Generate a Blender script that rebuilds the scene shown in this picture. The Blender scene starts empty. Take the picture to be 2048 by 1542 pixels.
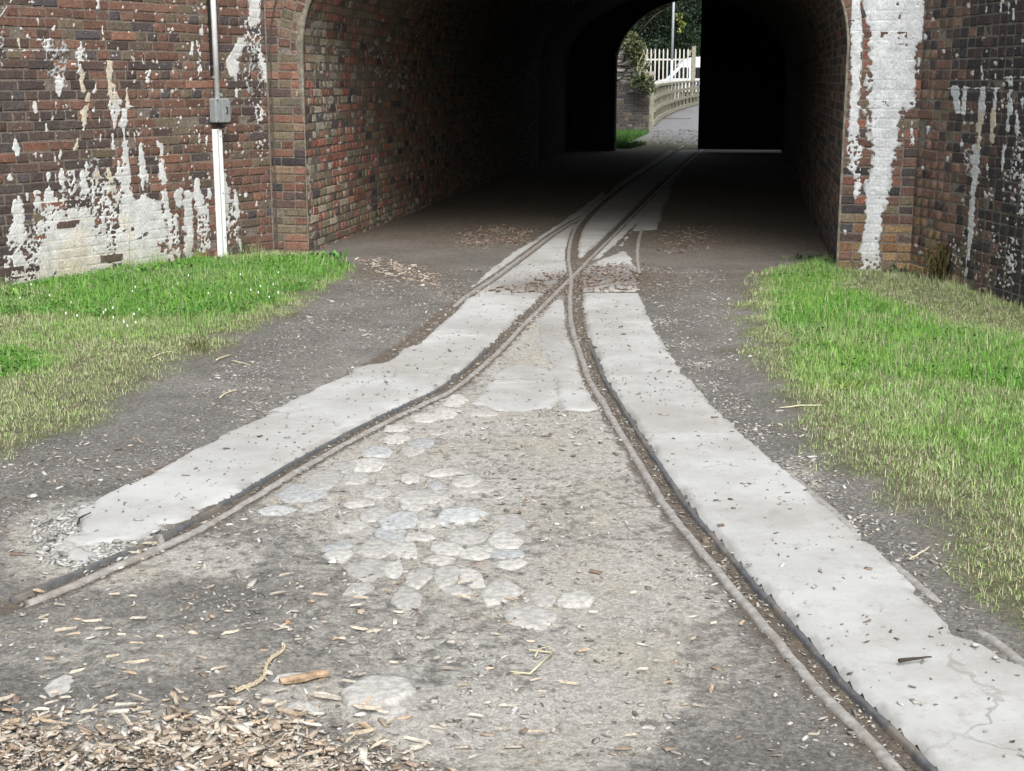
import bpy, math, random
import numpy as np
from mathutils import Vector, Matrix

random.seed(7); RNG = np.random.default_rng(7)
scene = bpy.context.scene
COL = scene.collection

# ------------------------------------------------------------------ camera
F = 2780.0; CX, CY = 1024.0, 771.0; CAMH = 1.55
PITCH = math.atan(611.0 / F)
cam_d = bpy.data.cameras.new('camera'); cam = bpy.data.objects.new('camera', cam_d); COL.objects.link(cam)
cam_d.sensor_width = 36.0; cam_d.lens = F / 2048 * 36
cam_d.clip_start = 0.05; cam_d.clip_end = 2000
cam.location = (0, 0, CAMH); cam.rotation_euler = (math.pi / 2 - PITCH, 0, 0)
scene.camera = cam

# ------------------------------------------------------------------ world, sun, exposure
world = bpy.data.worlds.new('World'); scene.world = world; world.use_nodes = True
wn = world.node_tree.nodes; wl = world.node_tree.links
bg = wn['Background']
sky = wn.new('ShaderNodeTexSky'); sky.sky_type = 'NISHITA'; sky.sun_disc = False
SUN_EL, SUN_AZ = math.radians(50), math.radians(169)
sky.sun_elevation = SUN_EL; sky.sun_rotation = SUN_AZ
sky.air_density = 1.0; sky.dust_density = 6.0; sky.ozone_density = 1.0
hs = wn.new('ShaderNodeHueSaturation'); hs.inputs['Saturation'].default_value = 0.36
wl.new(sky.outputs[0], hs.inputs['Color']); wl.new(hs.outputs[0], bg.inputs['Color'])
bg.inputs['Strength'].default_value = 0.13
sd = bpy.data.lights.new('sun', 'SUN'); sd.energy = 1.1; sd.angle = math.radians(40); sd.color = (1, .985, .96)
so = bpy.data.objects.new('sun', sd); COL.objects.link(so)
sdir = Vector((math.sin(SUN_AZ) * math.cos(SUN_EL), math.cos(SUN_AZ) * math.cos(SUN_EL), math.sin(SUN_EL)))
so.rotation_euler = sdir.to_track_quat('Z', 'Y').to_euler(); so.location = (0, -10, 20)
vs = scene.view_settings
vs.view_transform = 'Standard'; vs.look = 'None'; vs.gamma = 1.0; vs.exposure = 0.9
scene.cycles.max_bounces = 8; scene.cycles.diffuse_bounces = 7

# ------------------------------------------------------------------ projection maths
SP, CP = math.sin(PITCH), math.cos(PITCH)
def P(x, y, z):
    x = np.asarray(x, float); y = np.asarray(y, float); z = np.asarray(z, float) - CAMH
    dep = np.maximum(y * CP - z * SP, 0.05)
    dn = -(y * SP + z * CP)
    return CX + F * x / dep, CY + F * dn / dep
def ray(px, py):
    u = np.asarray(px, float) - CX; v = np.asarray(py, float) - CY
    return u, F * CP - v * SP, -(F * SP + v * CP)
def G(px, py, z=0.0):
    u, fy, dz = ray(px, py); k = (z - CAMH) / dz
    return np.stack([u * k, fy * k], -1)
def AT(px, py, d):            # a point on the pixel's ray at forward distance d
    u, fy, dz = ray(px, py); k = d / fy
    return np.array([u * k, d, CAMH + dz * k])
def GP(pts): return np.array([G(a, b) for a, b in pts])

# ------------------------------------------------------------------ numpy noise
def _h(ix, iy, seed):
    n = (ix.astype(np.int64) * 374761393 + iy.astype(np.int64) * 668265263 + seed * 1442695041) & 0x7fffffff
    n = ((n ^ (n >> 13)) * 1274126177) & 0x7fffffff
    return ((n ^ (n >> 16)) & 0xffff) / 65535.0
def vn(x, y, seed=0):
    x = np.asarray(x, float); y = np.asarray(y, float)
    ix = np.floor(x); iy = np.floor(y); fx = x - ix; fy = y - iy
    fx = fx * fx * (3 - 2 * fx); fy = fy * fy * (3 - 2 * fy)
    a = _h(ix, iy, seed); b = _h(ix + 1, iy, seed); c = _h(ix, iy + 1, seed); d = _h(ix + 1, iy + 1, seed)
    return (a * (1 - fx) + b * fx) * (1 - fy) + (c * (1 - fx) + d * fx) * fy
def fbm(x, y, seed=0, o=4):
    r = 0; a = .5; s = 0
    for i in range(o):
        r = r + a * vn(x * 2 ** i, y * 2 ** i, seed + i * 17); s += a; a *= .5
    return r / s
def polysd(px, py, poly):     # signed distance, positive inside
    px = np.asarray(px, float); py = np.asarray(py, float)
    d2 = np.full(px.shape, 1e18); ins = np.zeros(px.shape, bool); n = len(poly)
    for i in range(n):
        ax, ay = poly[i]; bx, by = poly[(i + 1) % n]
        ex, ey = bx - ax, by - ay; wx, wy = px - ax, py - ay
        t = np.clip((wx * ex + wy * ey) / (ex * ex + ey * ey + 1e-12), 0, 1)
        d2 = np.minimum(d2, (wx - t * ex) ** 2 + (wy - t * ey) ** 2)
        c = ((ay > py) != (by > py)) & (px < (bx - ax) * (py - ay) / ((by - ay) if by != ay else 1e-12) + ax)
        ins ^= c
    d = np.sqrt(d2)
    return np.where(ins, d, -d)
def linedist(px, py, line, side=False):
    d2 = np.full(np.shape(px), 1e18); sg = np.ones(np.shape(px))
    for i in range(len(line) - 1):
        ax, ay = line[i][:2]; bx, by = line[i + 1][:2]
        ex, ey = bx - ax, by - ay; wx, wy = px - ax, py - ay
        t = np.clip((wx * ex + wy * ey) / (ex * ex + ey * ey + 1e-12), 0, 1)
        q = (wx - t * ex) ** 2 + (wy - t * ey) ** 2
        m = q < d2
        if side: sg = np.where(m, np.sign(ex * wy - ey * wx), sg)
        d2 = np.where(m, q, d2)
    return (np.sqrt(d2), sg) if side else np.sqrt(d2)
def smooth(a, b, x):
    t = np.clip((x - a) / (b - a), 0, 1); return t * t * (3 - 2 * t)
def catmull(pts, step=.05):
    pts = np.array(pts, float); out = []
    P_ = np.vstack([2 * pts[0] - pts[1], pts, 2 * pts[-1] - pts[-2]])
    for i in range(1, len(P_) - 2):
        p0, p1, p2, p3 = P_[i - 1:i + 3]
        n = max(2, int(np.linalg.norm(p2 - p1) / step))
        for k in range(n):
            t = k / n
            out.append(.5 * (2 * p1 + (p2 - p0) * t + (2 * p0 - 5 * p1 + 4 * p2 - p3) * t * t + (3 * p1 - p0 - 3 * p2 + p3) * t ** 3))
    out.append(pts[-1]); return np.array(out)

# ------------------------------------------------------------------ object helpers
def tag(o, label=None, cat=None, group=None, kind=None):
    if label: o['label'] = label
    if cat: o['category'] = cat
    if group: o['group'] = group
    if kind: o['kind'] = kind
    return o
def empty(name, loc, label, cat, group=None):
    o = bpy.data.objects.new(name, None); COL.objects.link(o); o.location = loc; o.empty_display_size = .1
    return tag(o, label, cat, group)
def fastmesh(name, V, Fc, mat, cols=None, attrs=None, smooth_sh=False):
    V = np.ascontiguousarray(V, np.float32); Fc = np.ascontiguousarray(Fc, np.int32); k = Fc.shape[1]
    me = bpy.data.meshes.new(name)
    me.vertices.add(len(V)); me.vertices.foreach_set('co', V.ravel())
    me.loops.add(Fc.size); me.loops.foreach_set('vertex_index', Fc.ravel())
    me.polygons.add(len(Fc)); me.polygons.foreach_set('loop_start', np.arange(0, Fc.size, k, dtype=np.int32))
    if cols is not None:
        a = me.attributes.new('Col', 'FLOAT_COLOR', 'POINT')
        c4 = np.ones((len(V), 4), np.float32); c4[:, :3] = cols; a.data.foreach_set('color', c4.ravel())
    for n_, v_ in (attrs or {}).items():
        a = me.attributes.new(n_, 'FLOAT', 'POINT'); a.data.foreach_set('value', np.ascontiguousarray(v_, np.float32))
    me.update(calc_edges=True); me.validate()
    if smooth_sh: me.polygons.foreach_set('use_smooth', np.ones(len(me.polygons), bool))
    if mat: me.materials.append(mat)
    return me
def link(name, me, parent=None, M=None):
    o = bpy.data.objects.new(name, me); COL.objects.link(o)
    if M is not None: o.matrix_basis = M
    if parent is not None:
        o.parent = parent
        o.matrix_parent_inverse = parent_inv(parent)
    return o
def parent_inv(p):
    m = p.matrix_basis.copy()
    if p.parent: m = parent_w(p.parent) @ p.matrix_parent_inverse @ m
    return m.inverted()
def parent_w(p):
    m = p.matrix_basis.copy()
    if p.parent: m = parent_w(p.parent) @ p.matrix_parent_inverse @ m
    return m
class MB:
    def __init__(s): s.v = []; s.f = []
    def box(s, c, sz, R=None, taper=1.0):
        c = np.array(c, float); hx, hy, hz = [a / 2 for a in sz]; b = len(s.v)
        for z, k in ((-hz, 1), (hz, taper)):
            for x, y in ((-hx, -hy), (hx, -hy), (hx, hy), (-hx, hy)):
                p = np.array((x * k, y * k, z)); p = R @ p if R is not None else p
                s.v.append(tuple(c + p))
        for q in ((0, 3, 2, 1), (4, 5, 6, 7), (0, 1, 5, 4), (1, 2, 6, 5), (2, 3, 7, 6), (3, 0, 4, 7)): s.f.append(tuple(b + i for i in q))
        return s
    def tube(s, pts, r, n=8, r2=None, caps=True):
        pts = np.array(pts, float); b = len(s.v); m = len(pts)
        for i, p in enumerate(pts):
            t = pts[min(i + 1, m - 1)] - pts[max(i - 1, 0)]; t = t / (np.linalg.norm(t) + 1e-9)
            a = np.cross(t, (0, 0, 1.0)); 
            if np.linalg.norm(a) < .05: a = np.cross(t, (0, 1.0, 0))
            a /= np.linalg.norm(a); c = np.cross(t, a)
            rr = r if r2 is None else r + (r2 - r) * i / max(m - 1, 1)
            for k in range(n):
                an = 2 * math.pi * k / n; s.v.append(tuple(p + rr * (math.cos(an) * a + math.sin(an) * c)))
        for i in range(m - 1):
            for k in range(n): s.f.append((b + i * n + k, b + i * n + (k + 1) % n, b + (i + 1) * n + (k + 1) % n, b + (i + 1) * n + k))
        if caps: s.f.append(tuple(b + k for k in range(n))[::-1]); s.f.append(tuple(b + (m - 1) * n + k for k in range(n)))
        return s
    def poly_prism(s, outline, y0, y1):      # outline in (x,z), extruded along y
        b = len(s.v); n = len(outline)
        for y in (y0, y1):
            for x, z in outline: s.v.append((x, y, z))
        s.f.append(tuple(range(b, b + n))); s.f.append(tuple(range(b + 2 * n - 1, b + n - 1, -1)))
        for i in range(n): s.f.append((b + i, b + n + i, b + n + (i + 1) % n, b + (i + 1) % n))
        return s
    def xf(s, M):
        s.v = [tuple(M @ Vector(v)) for v in s.v]; return s
    def build(s, name, mat, parent=None, bevel=0, sm=False):
        me = bpy.data.meshes.new(name); me.from_pydata(s.v, [], s.f); me.update()
        me.materials.append(mat)
        if sm: me.polygons.foreach_set('use_smooth', np.ones(len(me.polygons), bool))
        o = link(name, me, parent)
        if bevel:
            m = o.modifiers.new('bevel', 'BEVEL'); m.width = bevel; m.segments = 2; m.limit_method = 'ANGLE'
        return o
def rotz(a): c, s = math.cos(a), math.sin(a); return np.array(((c, -s, 0), (s, c, 0), (0, 0, 1.)))
def stamp(tv, tf, A, pos, cols):       # merge many copies of a template: A (N,3,3), pos (N,3)
    tv = np.asarray(tv, float); tf = np.asarray(tf); N = len(pos); k = len(tv)
    V = np.einsum('nij,kj->nki', A, tv) + pos[:, None, :]
    Fc = tf[None] + (np.arange(N) * k)[:, None, None]
    C = np.repeat(cols, k, axis=0) if cols is not None else None
    return V.reshape(-1, 3), Fc.reshape(-1, tf.shape[1]), C

# ------------------------------------------------------------------ materials
def newmat(name, rough=.9, spec=.3):
    m = bpy.data.materials.new(name); m.use_nodes = True
    nt = m.node_tree; b = nt.nodes['Principled BSDF']
    b.inputs['Roughness'].default_value = rough; b.inputs['Specular IOR Level'].default_value = spec
    return m, nt.nodes, nt.links, b
def mixc(n, l, fac, a, b, mode='MIX'):
    x = n.new('ShaderNodeMix'); x.data_type = 'RGBA'; x.blend_type = mode
    for s_, v in ((x.inputs[0], fac), (x.inputs[6], a), (x.inputs[7], b)):
        if hasattr(v, 'links'): l.new(v, s_)
        elif isinstance(v, (int, float)): s_.default_value = v
        else: s_.default_value = (*v, 1)
    return x.outputs[2]
def noise(n, l, scale, detail=4, rough=.6, vec=None):
    t = n.new('ShaderNodeTexNoise'); t.inputs['Scale'].default_value = scale; t.inputs['Detail'].default_value = detail; t.inputs['Roughness'].default_value = rough
    if vec is not None: l.new(vec, t.inputs['Vector'])
    return t.outputs['Fac']
def ramp(n, l, src, lo, hi):
    r = n.new('ShaderNodeMapRange'); r.interpolation_type = 'SMOOTHSTEP'
    l.new(src, r.inputs[0]); r.inputs[1].default_value = lo; r.inputs[2].default_value = hi
    return r.outputs[0]
def mathn(n, l, op, a, b):
    x = n.new('ShaderNodeMath'); x.operation = op
    for i, v in enumerate((a, b)):
        if hasattr(v, 'links'): l.new(v, x.inputs[i])
        else: x.inputs[i].default_value = v
    return x.outputs[0]
def bump(n, l, b, src, strength, dist=.01):
    x = n.new('ShaderNodeBump'); x.inputs['Strength'].default_value = strength; x.inputs['Distance'].default_value = dist
    l.new(src, x.inputs['Height']); l.new(x.outputs[0], b.inputs['Normal'])
def wpos(n): return n.new('ShaderNodeNewGeometry').outputs['Position']
def attr(n, name, fac=False):
    a = n.new('ShaderNodeAttribute'); a.attribute_name = name
    return a.outputs['Fac'] if fac else a.outputs['Color']
def plain(name, col, rough=.7, spec=.3, var=.25, scale=30, bmp=0, metal=0):
    m, n, l, b = newmat(name, rough, spec); p = wpos(n)
    f = noise(n, l, scale, 5, .65, p); g = noise(n, l, scale * .13, 3, .6, p)
    c = mixc(n, l, ramp(n, l, f, .3, .75), tuple(x * (1 - var) for x in col), tuple(min(1, x * (1 + var)) for x in col))
    c = mixc(n, l, mathn(n, l, 'MULTIPLY', ramp(n, l, g, .5, .8), .4), c, tuple(x * .55 for x in col))
    l.new(c, b.inputs['Base Color']); b.inputs['Metallic'].default_value = metal
    if bmp: bump(n, l, b, f, bmp)
    return m
def brickmat(name, objcol):
    m, n, l, b = newmat(name, .92, .2); p = wpos(n)
    if objcol: base = n.new('ShaderNodeObjectInfo').outputs['Color']
    else: base = attr(n, 'Col')
    f = noise(n, l, 55, 5, .7, p); g = noise(n, l, 9, 4, .6, p); h = noise(n, l, 140, 3, .6, p)
    c = mixc(n, l, ramp(n, l, f, .3, .7), mixc(n, l, 1.0, base, (.62, .6, .58), 'MULTIPLY'), mixc(n, l, 1.0, base, (1.4, 1.38, 1.35), 'MULTIPLY'))
    c = mixc(n, l, mathn(n, l, 'MULTIPLY', ramp(n, l, g, .52, .75), .4), c, (.05, .043, .04))       # soot
    bl = mathn(n, l, 'MULTIPLY', ramp(n, l, h, .6, .72), ramp(n, l, noise(n, l, 4.5, 3, .6, p), .42, .62))
    c = mixc(n, l, mathn(n, l, 'MULTIPLY', bl, .6), c, (.42, .38, .33))                                # lime bloom
    l.new(c, b.inputs['Base Color']); bump(n, l, b, f, .6, .006)
    return m
M_BRICK = brickmat('brick_piece', True); M_BRICKM = brickmat('brick_mass', False)
M_MORTAR = plain('mortar', (.175, .15, .128), .95, .1, .35, 40, .5)
M_MORTAR_D = plain('mortar_sooty', (.17, .158, .138), .95, .1, .35, 40, .5)
M_SOOT_SHADE = plain('soot_shade_brick', (.055, .05, .047), .95, .1, .35, 10, .5)  # sooty brick darkened further, standing in for shade deep in the tunnel
M_MORTAR_S = plain('mortar_blackened', (.1, .09, .08), .95, .1, .4, 14, .5)
def vcolmat(name, rough, spec, var=.25, scale=60, bmp=.4, trans=0):
    m, n, l, b = newmat(name, rough, spec); p = wpos(n); base = attr(n, 'Col')
    f = noise(n, l, scale, 4, .65, p)
    c = mixc(n, l, ramp(n, l, f, .3, .72), mixc(n, l, 1.0, base, (1 - var,) * 3, 'MULTIPLY'), mixc(n, l, 1.0, base, (1 + var,) * 3, 'MULTIPLY'))
    l.new(c, b.inputs['Base Color'])
    if bmp: bump(n, l, b, f, bmp, .005)
    return m
M_LIME, n, l, b = newmat('lime_crust', .85, .25); p = wpos(n); base = attr(n, 'Col')
f = noise(n, l, 70, 5, .7, p); k = noise(n, l, 130, 4, .7, p); g = noise(n, l, 8, 4, .6, p)
c = mixc(n, l, ramp(n, l, f, .3, .7), mixc(n, l, 1.0, base, (.74, .74, .75), 'MULTIPLY'), mixc(n, l, 1.0, base, (1.14,) * 3, 'MULTIPLY'))
c = mixc(n, l, mathn(n, l, 'MULTIPLY', ramp(n, l, k, .56, .66), mathn(n, l, 'ADD', .2, mathn(n, l, 'MULTIPLY', ramp(n, l, g, .45, .62), .6))), c, (.12, .11, .10))
l.new(c, b.inputs['Base Color']); bump(n, l, b, f, .45, .005)
M_PEB = vcolmat('pebble_stone', .9, .2, .15, 120, 0)
M_CHIP = vcolmat('wood_chip', .85, .2, .22, 150, .3)
M_STONE = vcolmat('flat_stone', .9, .2, .28, 40, .8)
M_LEAF = vcolmat('leaf', .65, .3, .2, 6, 0)
M_GRASS = vcolmat('grass_blade', .7, .25, .15, 8, 0)
def objcolmat(name, rough=.85, spec=.2, scale=90):
    m, n, l, b = newmat(name, rough, spec); p = wpos(n); base = n.new('ShaderNodeObjectInfo').outputs['Color']
    f = noise(n, l, scale, 5, .65, p)
    c = mixc(n, l, ramp(n, l, f, .3, .72), mixc(n, l, 1.0, base, (.68,) * 3, 'MULTIPLY'), mixc(n, l, 1.0, base, (1.2,) * 3, 'MULTIPLY'))
    l.new(c, b.inputs['Base Color']); bump(n, l, b, f, .7, .004)
    return m
M_OBJ = objcolmat('loose_piece'); M_OBJ_STONE = objcolmat('set_stone', .9, .2, 45)
M_WHITE = plain('white_plastic', (.86, .88, .88), .45, .5, .06, 20)
M_GREYBOX = plain('grey_painted_metal', (.25, .27, .27), .5, .5, .12, 25)
M_BLACK = plain('black_paint', (.012, .012, .013), .6, .4, .2)
M_DOOR = plain('dark_door_paint', (.028, .032, .036), .85, .15, .3, 12)
M_TIMBER = plain('weathered_timber', (.27, .26, .2), .9, .2, .3, 9, .4)
M_TIMBER_D = plain('dark_weathered_timber', (.1, .095, .065), .9, .2, .3, 9, .4)
M_CARW = plain('white_vehicle_paint', (.58, .61, .64), .35, .5, .05, 4)
M_GLASS = plain('dark_vehicle_glass', (.012, .015, .016), .12, .5, .1, 4)
M_RUBBER = plain('rubber', (.015, .015, .015), .85, .2, .1)
M_GALV = plain('galvanised_steel', (.5, .5, .46), .6, .4, .12, 14)
M_STEELP = plain('pale_steel_pole', (.46, .52, .56), .45, .5, .08, 8)
M_BARK = plain('bark', (.06, .05, .04), .95, .1, .35, 12, .6)
M_STRAW = plain('straw', (.5, .46, .32), .7, .3, .2, 60)
M_TWINE = plain('twine', (.48, .42, .3), .9, .2, .35, 150, .5)
M_STEM = plain('plant_stem', (.12, .12, .04), .8, .2, .2, 30)
M_BLUE = plain('blue_lettering', (.03, .12, .4), .5, .4, .05)

# rail steel: dusty pale top, rust in patches
def railmat(name, base, rust):
    m, n, l, b = newmat(name, .7, .4); p = wpos(n)
    f = noise(n, l, 30, 5, .7, p); g = noise(n, l, 6, 4, .7, p)
    c = mixc(n, l, ramp(n, l, f, .35, .7), tuple(x * .6 for x in base), base)
    c = mixc(n, l, mathn(n, l, 'MULTIPLY', ramp(n, l, g, .5, .65), .6), c, rust)
    l.new(c, b.inputs['Base Color']); bump(n, l, b, f, .5, .004); return m
M_RAIL = railmat('dusty_rail_steel', (.33, .32, .3), (.19, .16, .13))
M_GUARD = railmat('dark_guard_steel', (.11, .115, .12), (.2, .17, .13))

# concrete
m, n, l, b = newmat('old_concrete', .9, .2); M_CONC = m; p = wpos(n)
f = noise(n, l, 2.2, 6, .65, p); g = noise(n, l, 45, 5, .7, p); h = noise(n, l, 11, 5, .7, p)
c = mixc(n, l, ramp(n, l, f, .3, .7), (.32, .325, .318), (.41, .418, .413))
c = mixc(n, l, mathn(n, l, 'MULTIPLY', ramp(n, l, g, .56, .7), .3), c, (.2, .195, .18))
c = mixc(n, l, mathn(n, l, 'MULTIPLY', ramp(n, l, h, .55, .7), .5), c, (.24, .23, .205))
vo = n.new('ShaderNodeTexVoronoi'); vo.inputs['Scale'].default_value = 26; l.new(p, vo.inputs['Vector'])
wv = n.new('ShaderNodeTexVoronoi'); wv.feature = 'DISTANCE_TO_EDGE'; wv.inputs['Scale'].default_value = .55
nd = n.new('ShaderNodeTexNoise'); nd.inputs['Scale'].default_value = 3.5; nd.inputs['Detail'].default_value = 5; l.new(p, nd.inputs['Vector'])
va = n.new('ShaderNodeMixRGB'); va.blend_type = 'ADD'; va.inputs[0].default_value = .35; l.new(p, va.inputs[1]); l.new(nd.outputs['Color'], va.inputs[2]); l.new(va.outputs[0], wv.inputs['Vector'])
crk = mathn(n, l, 'SUBTRACT', 1.0, ramp(n, l, wv.outputs['Distance'], .0008, .004))
c = mixc(n, l, mathn(n, l, 'MULTIPLY', ramp(n, l, noise(n, l, .9, 6, .7, p), .42, .66), .6), c, (.25, .24, .215))
c = mixc(n, l, mathn(n, l, 'MULTIPLY', ramp(n, l, noise(n, l, 95, 3, .6, p), .6, .7), .35), c, (.5, .5, .48))
c = mixc(n, l, mathn(n, l, 'MULTIPLY', mathn(n, l, 'MULTIPLY', crk, ramp(n, l, noise(n, l, 1.3, 2, .5, p), .45, .6)), .5), c, (.11, .10, .085))
pit = mathn(n, l, 'MULTIPLY', mathn(n, l, 'SUBTRACT', 1.0, ramp(n, l, vo.outputs['Distance'], .05, .22)), ramp(n, l, noise(n, l, 7, 3, .6, p), .54, .64))
c = mixc(n, l, mathn(n, l, 'MULTIPLY', pit, .6), c, (.13, .12, .10))
l.new(mixc(n, l, attr(n, 'dirt', True), c, (.115, .10, .085)), b.inputs['Base Color'])
bump(n, l, b, g, .35, .006)

# ground
m, n, l, b = newmat('packed_ground', .95, .15); M_GROUND = m; p = wpos(n)
f = noise(n, l, 1.6, 6, .65, p); g = noise(n, l, 60, 6, .75, p); h = noise(n, l, 14, 6, .7, p); k = noise(n, l, 220, 3, .7, p)
c = mixc(n, l, ramp(n, l, f, .35, .65), (.15, .145, .133), (.205, .198, .183))
c = mixc(n, l, ramp(n, l, g, .35, .75), mixc(n, l, 1.0, c, (.6,) * 3, 'MULTIPLY'), mixc(n, l, 1.0, c, (1.3,) * 3, 'MULTIPLY'))
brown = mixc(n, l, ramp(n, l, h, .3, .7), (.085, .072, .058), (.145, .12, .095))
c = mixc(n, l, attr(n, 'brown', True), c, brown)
dm = mathn(n, l, 'MULTIPLY', attr(n, 'dust', True), mathn(n, l, 'ADD', .3, ramp(n, l, noise(n, l, 17, 8, .74, p), .36, .62)))
dm = ramp(n, l, dm, .05, .5)
c = mixc(n, l, mathn(n, l, 'MULTIPLY', dm, .9), c, mixc(n, l, ramp(n, l, f, .4, .62), (.37, .362, .335), (.345, .33, .285)))
c = mixc(n, l, mathn(n, l, 'MULTIPLY', ramp(n, l, k, .66, .74), .5), c, (.42, .41, .39))
for sc_, am_ in ((75, .22), (190, .3)):
    vg = n.new('ShaderNodeTexVoronoi'); vg.inputs['Scale'].default_value = sc_; l.new(p, vg.inputs['Vector'])
    sx_ = n.new('ShaderNodeSeparateColor'); l.new(vg.outputs['Color'], sx_.inputs[0])
    c = mixc(n, l, ramp(n, l, sx_.outputs[0], .1, .95), mixc(n, l, 1.0, c, (1 - am_ * .6,) * 3, 'MULTIPLY'), mixc(n, l, 1.0, c, (1 + am_ * .55,) * 3, 'MULTIPLY'))
soil = mixc(n, l, ramp(n, l, h, .35, .7), (.075, .075, .045), (.15, .14, .09))
c = mixc(n, l, attr(n, 'grass', True), c, soil)
path = mixc(n, l, ramp(n, l, h, .35, .7), (.13, .135, .14), (.235, .24, .25))
c = mixc(n, l, attr(n, 'path', True), c, path)
l.new(c, b.inputs['Base Color']); bump(n, l, b, g, .8, .012)

# ------------------------------------------------------------------ key ground lines (photo pixels -> plan)
RAIL_L = catmull(GP([(60, 1205), (200, 1147), (392, 1060), (500, 998), (676, 894), (776, 842), (851, 805), (908, 776), (987, 712), (1039, 658), (1083, 614), (1142, 556), (1190, 507), (1240, 457), (1285, 412), (1330, 367), (1375, 326), (1412, 294), (1425, 283)]))
RAIL_R = catmull(GP([(1990, 1750), (1786, 1530), (1720, 1460), (1647, 1387), (1556, 1281), (1472, 1183), (1391, 1084), (1329, 1007), (1300, 961), (1228, 842), (1202, 798), (1180, 762), (1167, 723), (1147, 666), (1140, 614), (1142, 556), (1137, 517), (1140, 485), (1153, 452), (1180, 421), (1220, 387), (1265, 355), (1320, 320), (1362, 294), (1376, 283)]))
RAIL_LL = catmull(GP([(300, 950), (420, 893), (545, 833), (640, 787), (700, 752), (800, 690), (915, 603), (985, 557), (1060, 502), (1110, 465), (1165, 432)]))
RAIL_RR = catmull(GP([(2200, 1450), (2048, 1327), (1960, 1262), (1880, 1203), (1790, 1128), (1700, 1050), (1580, 945), (1480, 845), (1390, 735), (1325, 635), (1288, 570), (1275, 515), (1283, 462), (1318, 400)]))
DEC = lambda a: a[::4] if (len(a) - 1) % 4 == 0 else np.vstack([a[::4], a[-1:]])
DL, DR, DLL, DRR = DEC(RAIL_L), DEC(RAIL_R), DEC(RAIL_LL), DEC(RAIL_RR)
GRASS_L = GP([(-600, 1130), (0, 935), (100, 903), (200, 868), (300, 806), (400, 742), (480, 700), (540, 660), (590, 632), (640, 598), (700, 560), (716, 540), (702, 521), (660, 510), (622, 503), (540, 500), (300, 525), (0, 565), (-600, 640)])
GRASS_R = GP([(1690, 515), (1600, 522), (1500, 550), (1445, 595), (1455, 640), (1475, 700), (1485, 760), (1515, 830), (1575, 880), (1612, 930), (1680, 990), (1760, 1050), (1840, 1110), (1920, 1180), (2048, 1290), (2700, 1500), (2700, 780), (2048, 600), (1820, 540)])
LUSH = [([(-600, 600), (0, 590), (130, 560), (380, 528), (560, 518), (700, 520), (705, 550), (600, 590), (500, 635), (330, 650), (100, 640), (0, 640), (-600, 700)], 1.0),
        ([(-400, 730), (0, 705), (80, 700), (105, 730), (60, 752), (-400, 790)], 1.0),
        ([(1540, 600), (1620, 570), (1700, 590), (1800, 620), (1900, 660), (2300, 720), (2300, 840), (2048, 800), (1900, 775), (1760, 770), (1650, 730), (1570, 660)], 1.0),
        ([(1500, 560), (1640, 525), (1690, 530), (1690, 570), (1560, 590)], .7),
        ([(1560, 700), (1700, 740), (2300, 830), (2300, 1130), (2048, 1030), (1880, 940), (1720, 860), (1600, 780)], .55), ([(1800, 640), (2300, 700), (2300, 760), (1900, 700)], .5), ([(100, 640), (500, 620), (480, 660), (300, 690), (0, 690)], .4)]
LUSH = [(GP(a), s) for a, s in LUSH]

# tunnel frame
AX = math.atan2(473.0, F / CP); A2 = np.array((math.sin(AX), math.cos(AX))); S2 = np.array((math.cos(AX), -math.sin(AX)))
JL = G(617, 507); JR = G(1673, 545)
PE = (JR - JL); PW = np.linalg.norm(PE); PE = PE / PW; PN = np.array((PE[1], -PE[0]))
ZS, RISE = 1.80, 1.55; HALF = PW / 2
SL, SR = JL @ S2, JR @ S2; TL, TR = JL @ A2, JR @ A2
TEND = 31.35
CH = .0762
def st(s, t): return s * S2 + t * A2
def tstart(s): return TL + (TR - TL) * (s - SL) / (SR - SL)
PIL = G(1818, 551); QR = float((PIL - JR) @ PE); QL = .34

# ------------------------------------------------------------------ slabs
SLABS = {
 'left': [(190, 1150), (120, 1115), (85, 1062), (150, 1022), (250, 975), (330, 935), (380, 905), (480, 855), (560, 812), (640, 772), (700, 750), (712, 736), (780, 722), (830, 690), (890, 645), (935, 600), (955, 588), (1080, 586), (1170, 590), (985, 735), (776, 880), (500, 1030), (300, 1125)],
 'right': [(1120, 586), (1275, 588), (1300, 640), (1330, 700), (1378, 758), (1420, 805), (1480, 868), (1540, 920), (1600, 968), (1680, 1038), (1740, 1085), (1795, 1130), (1835, 1185), (1885, 1235), (1900, 1268), (1970, 1300), (2060, 1345), (2300, 1470), (2600, 1750), (1990, 1750), (1500, 1280), (1210, 880), (1110, 660)],
 'upleft': [(925, 590), (985, 535), (1040, 497), (1100, 460), (1165, 415), (1210, 380), (1195, 420), (1160, 470), (1145, 540), (1130, 582), (1040, 584), (950, 586)],
 'mid': [(1140, 530), (1135, 480), (1165, 430), (1200, 398), (1260, 350), (1340, 300), (1400, 300), (1330, 385), (1280, 440), (1200, 515)],
 'upright': [(1235, 500), (1290, 425), (1325, 378), (1345, 378), (1325, 420), (1313, 458), (1262, 462)],
 'crossing': [(1150, 583), (1158, 545), (1200, 520), (1250, 500), (1272, 540), (1276, 584)],
 'centre_a': [(1000, 735), (1050, 728), (1092, 736), (1108, 760), (1116, 800), (1106, 815), (1050, 822), (1000, 819), (948, 806), (965, 780)],
 'centre_b': [(1075, 640), (1110, 600), (1170, 600), (1170, 690), (1200, 740), (1225, 812), (1180, 822), (1122, 820), (1112, 760), (1094, 722), (1080, 690)],
}
ALLR = [DL, DR, DLL, DRR]
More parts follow.
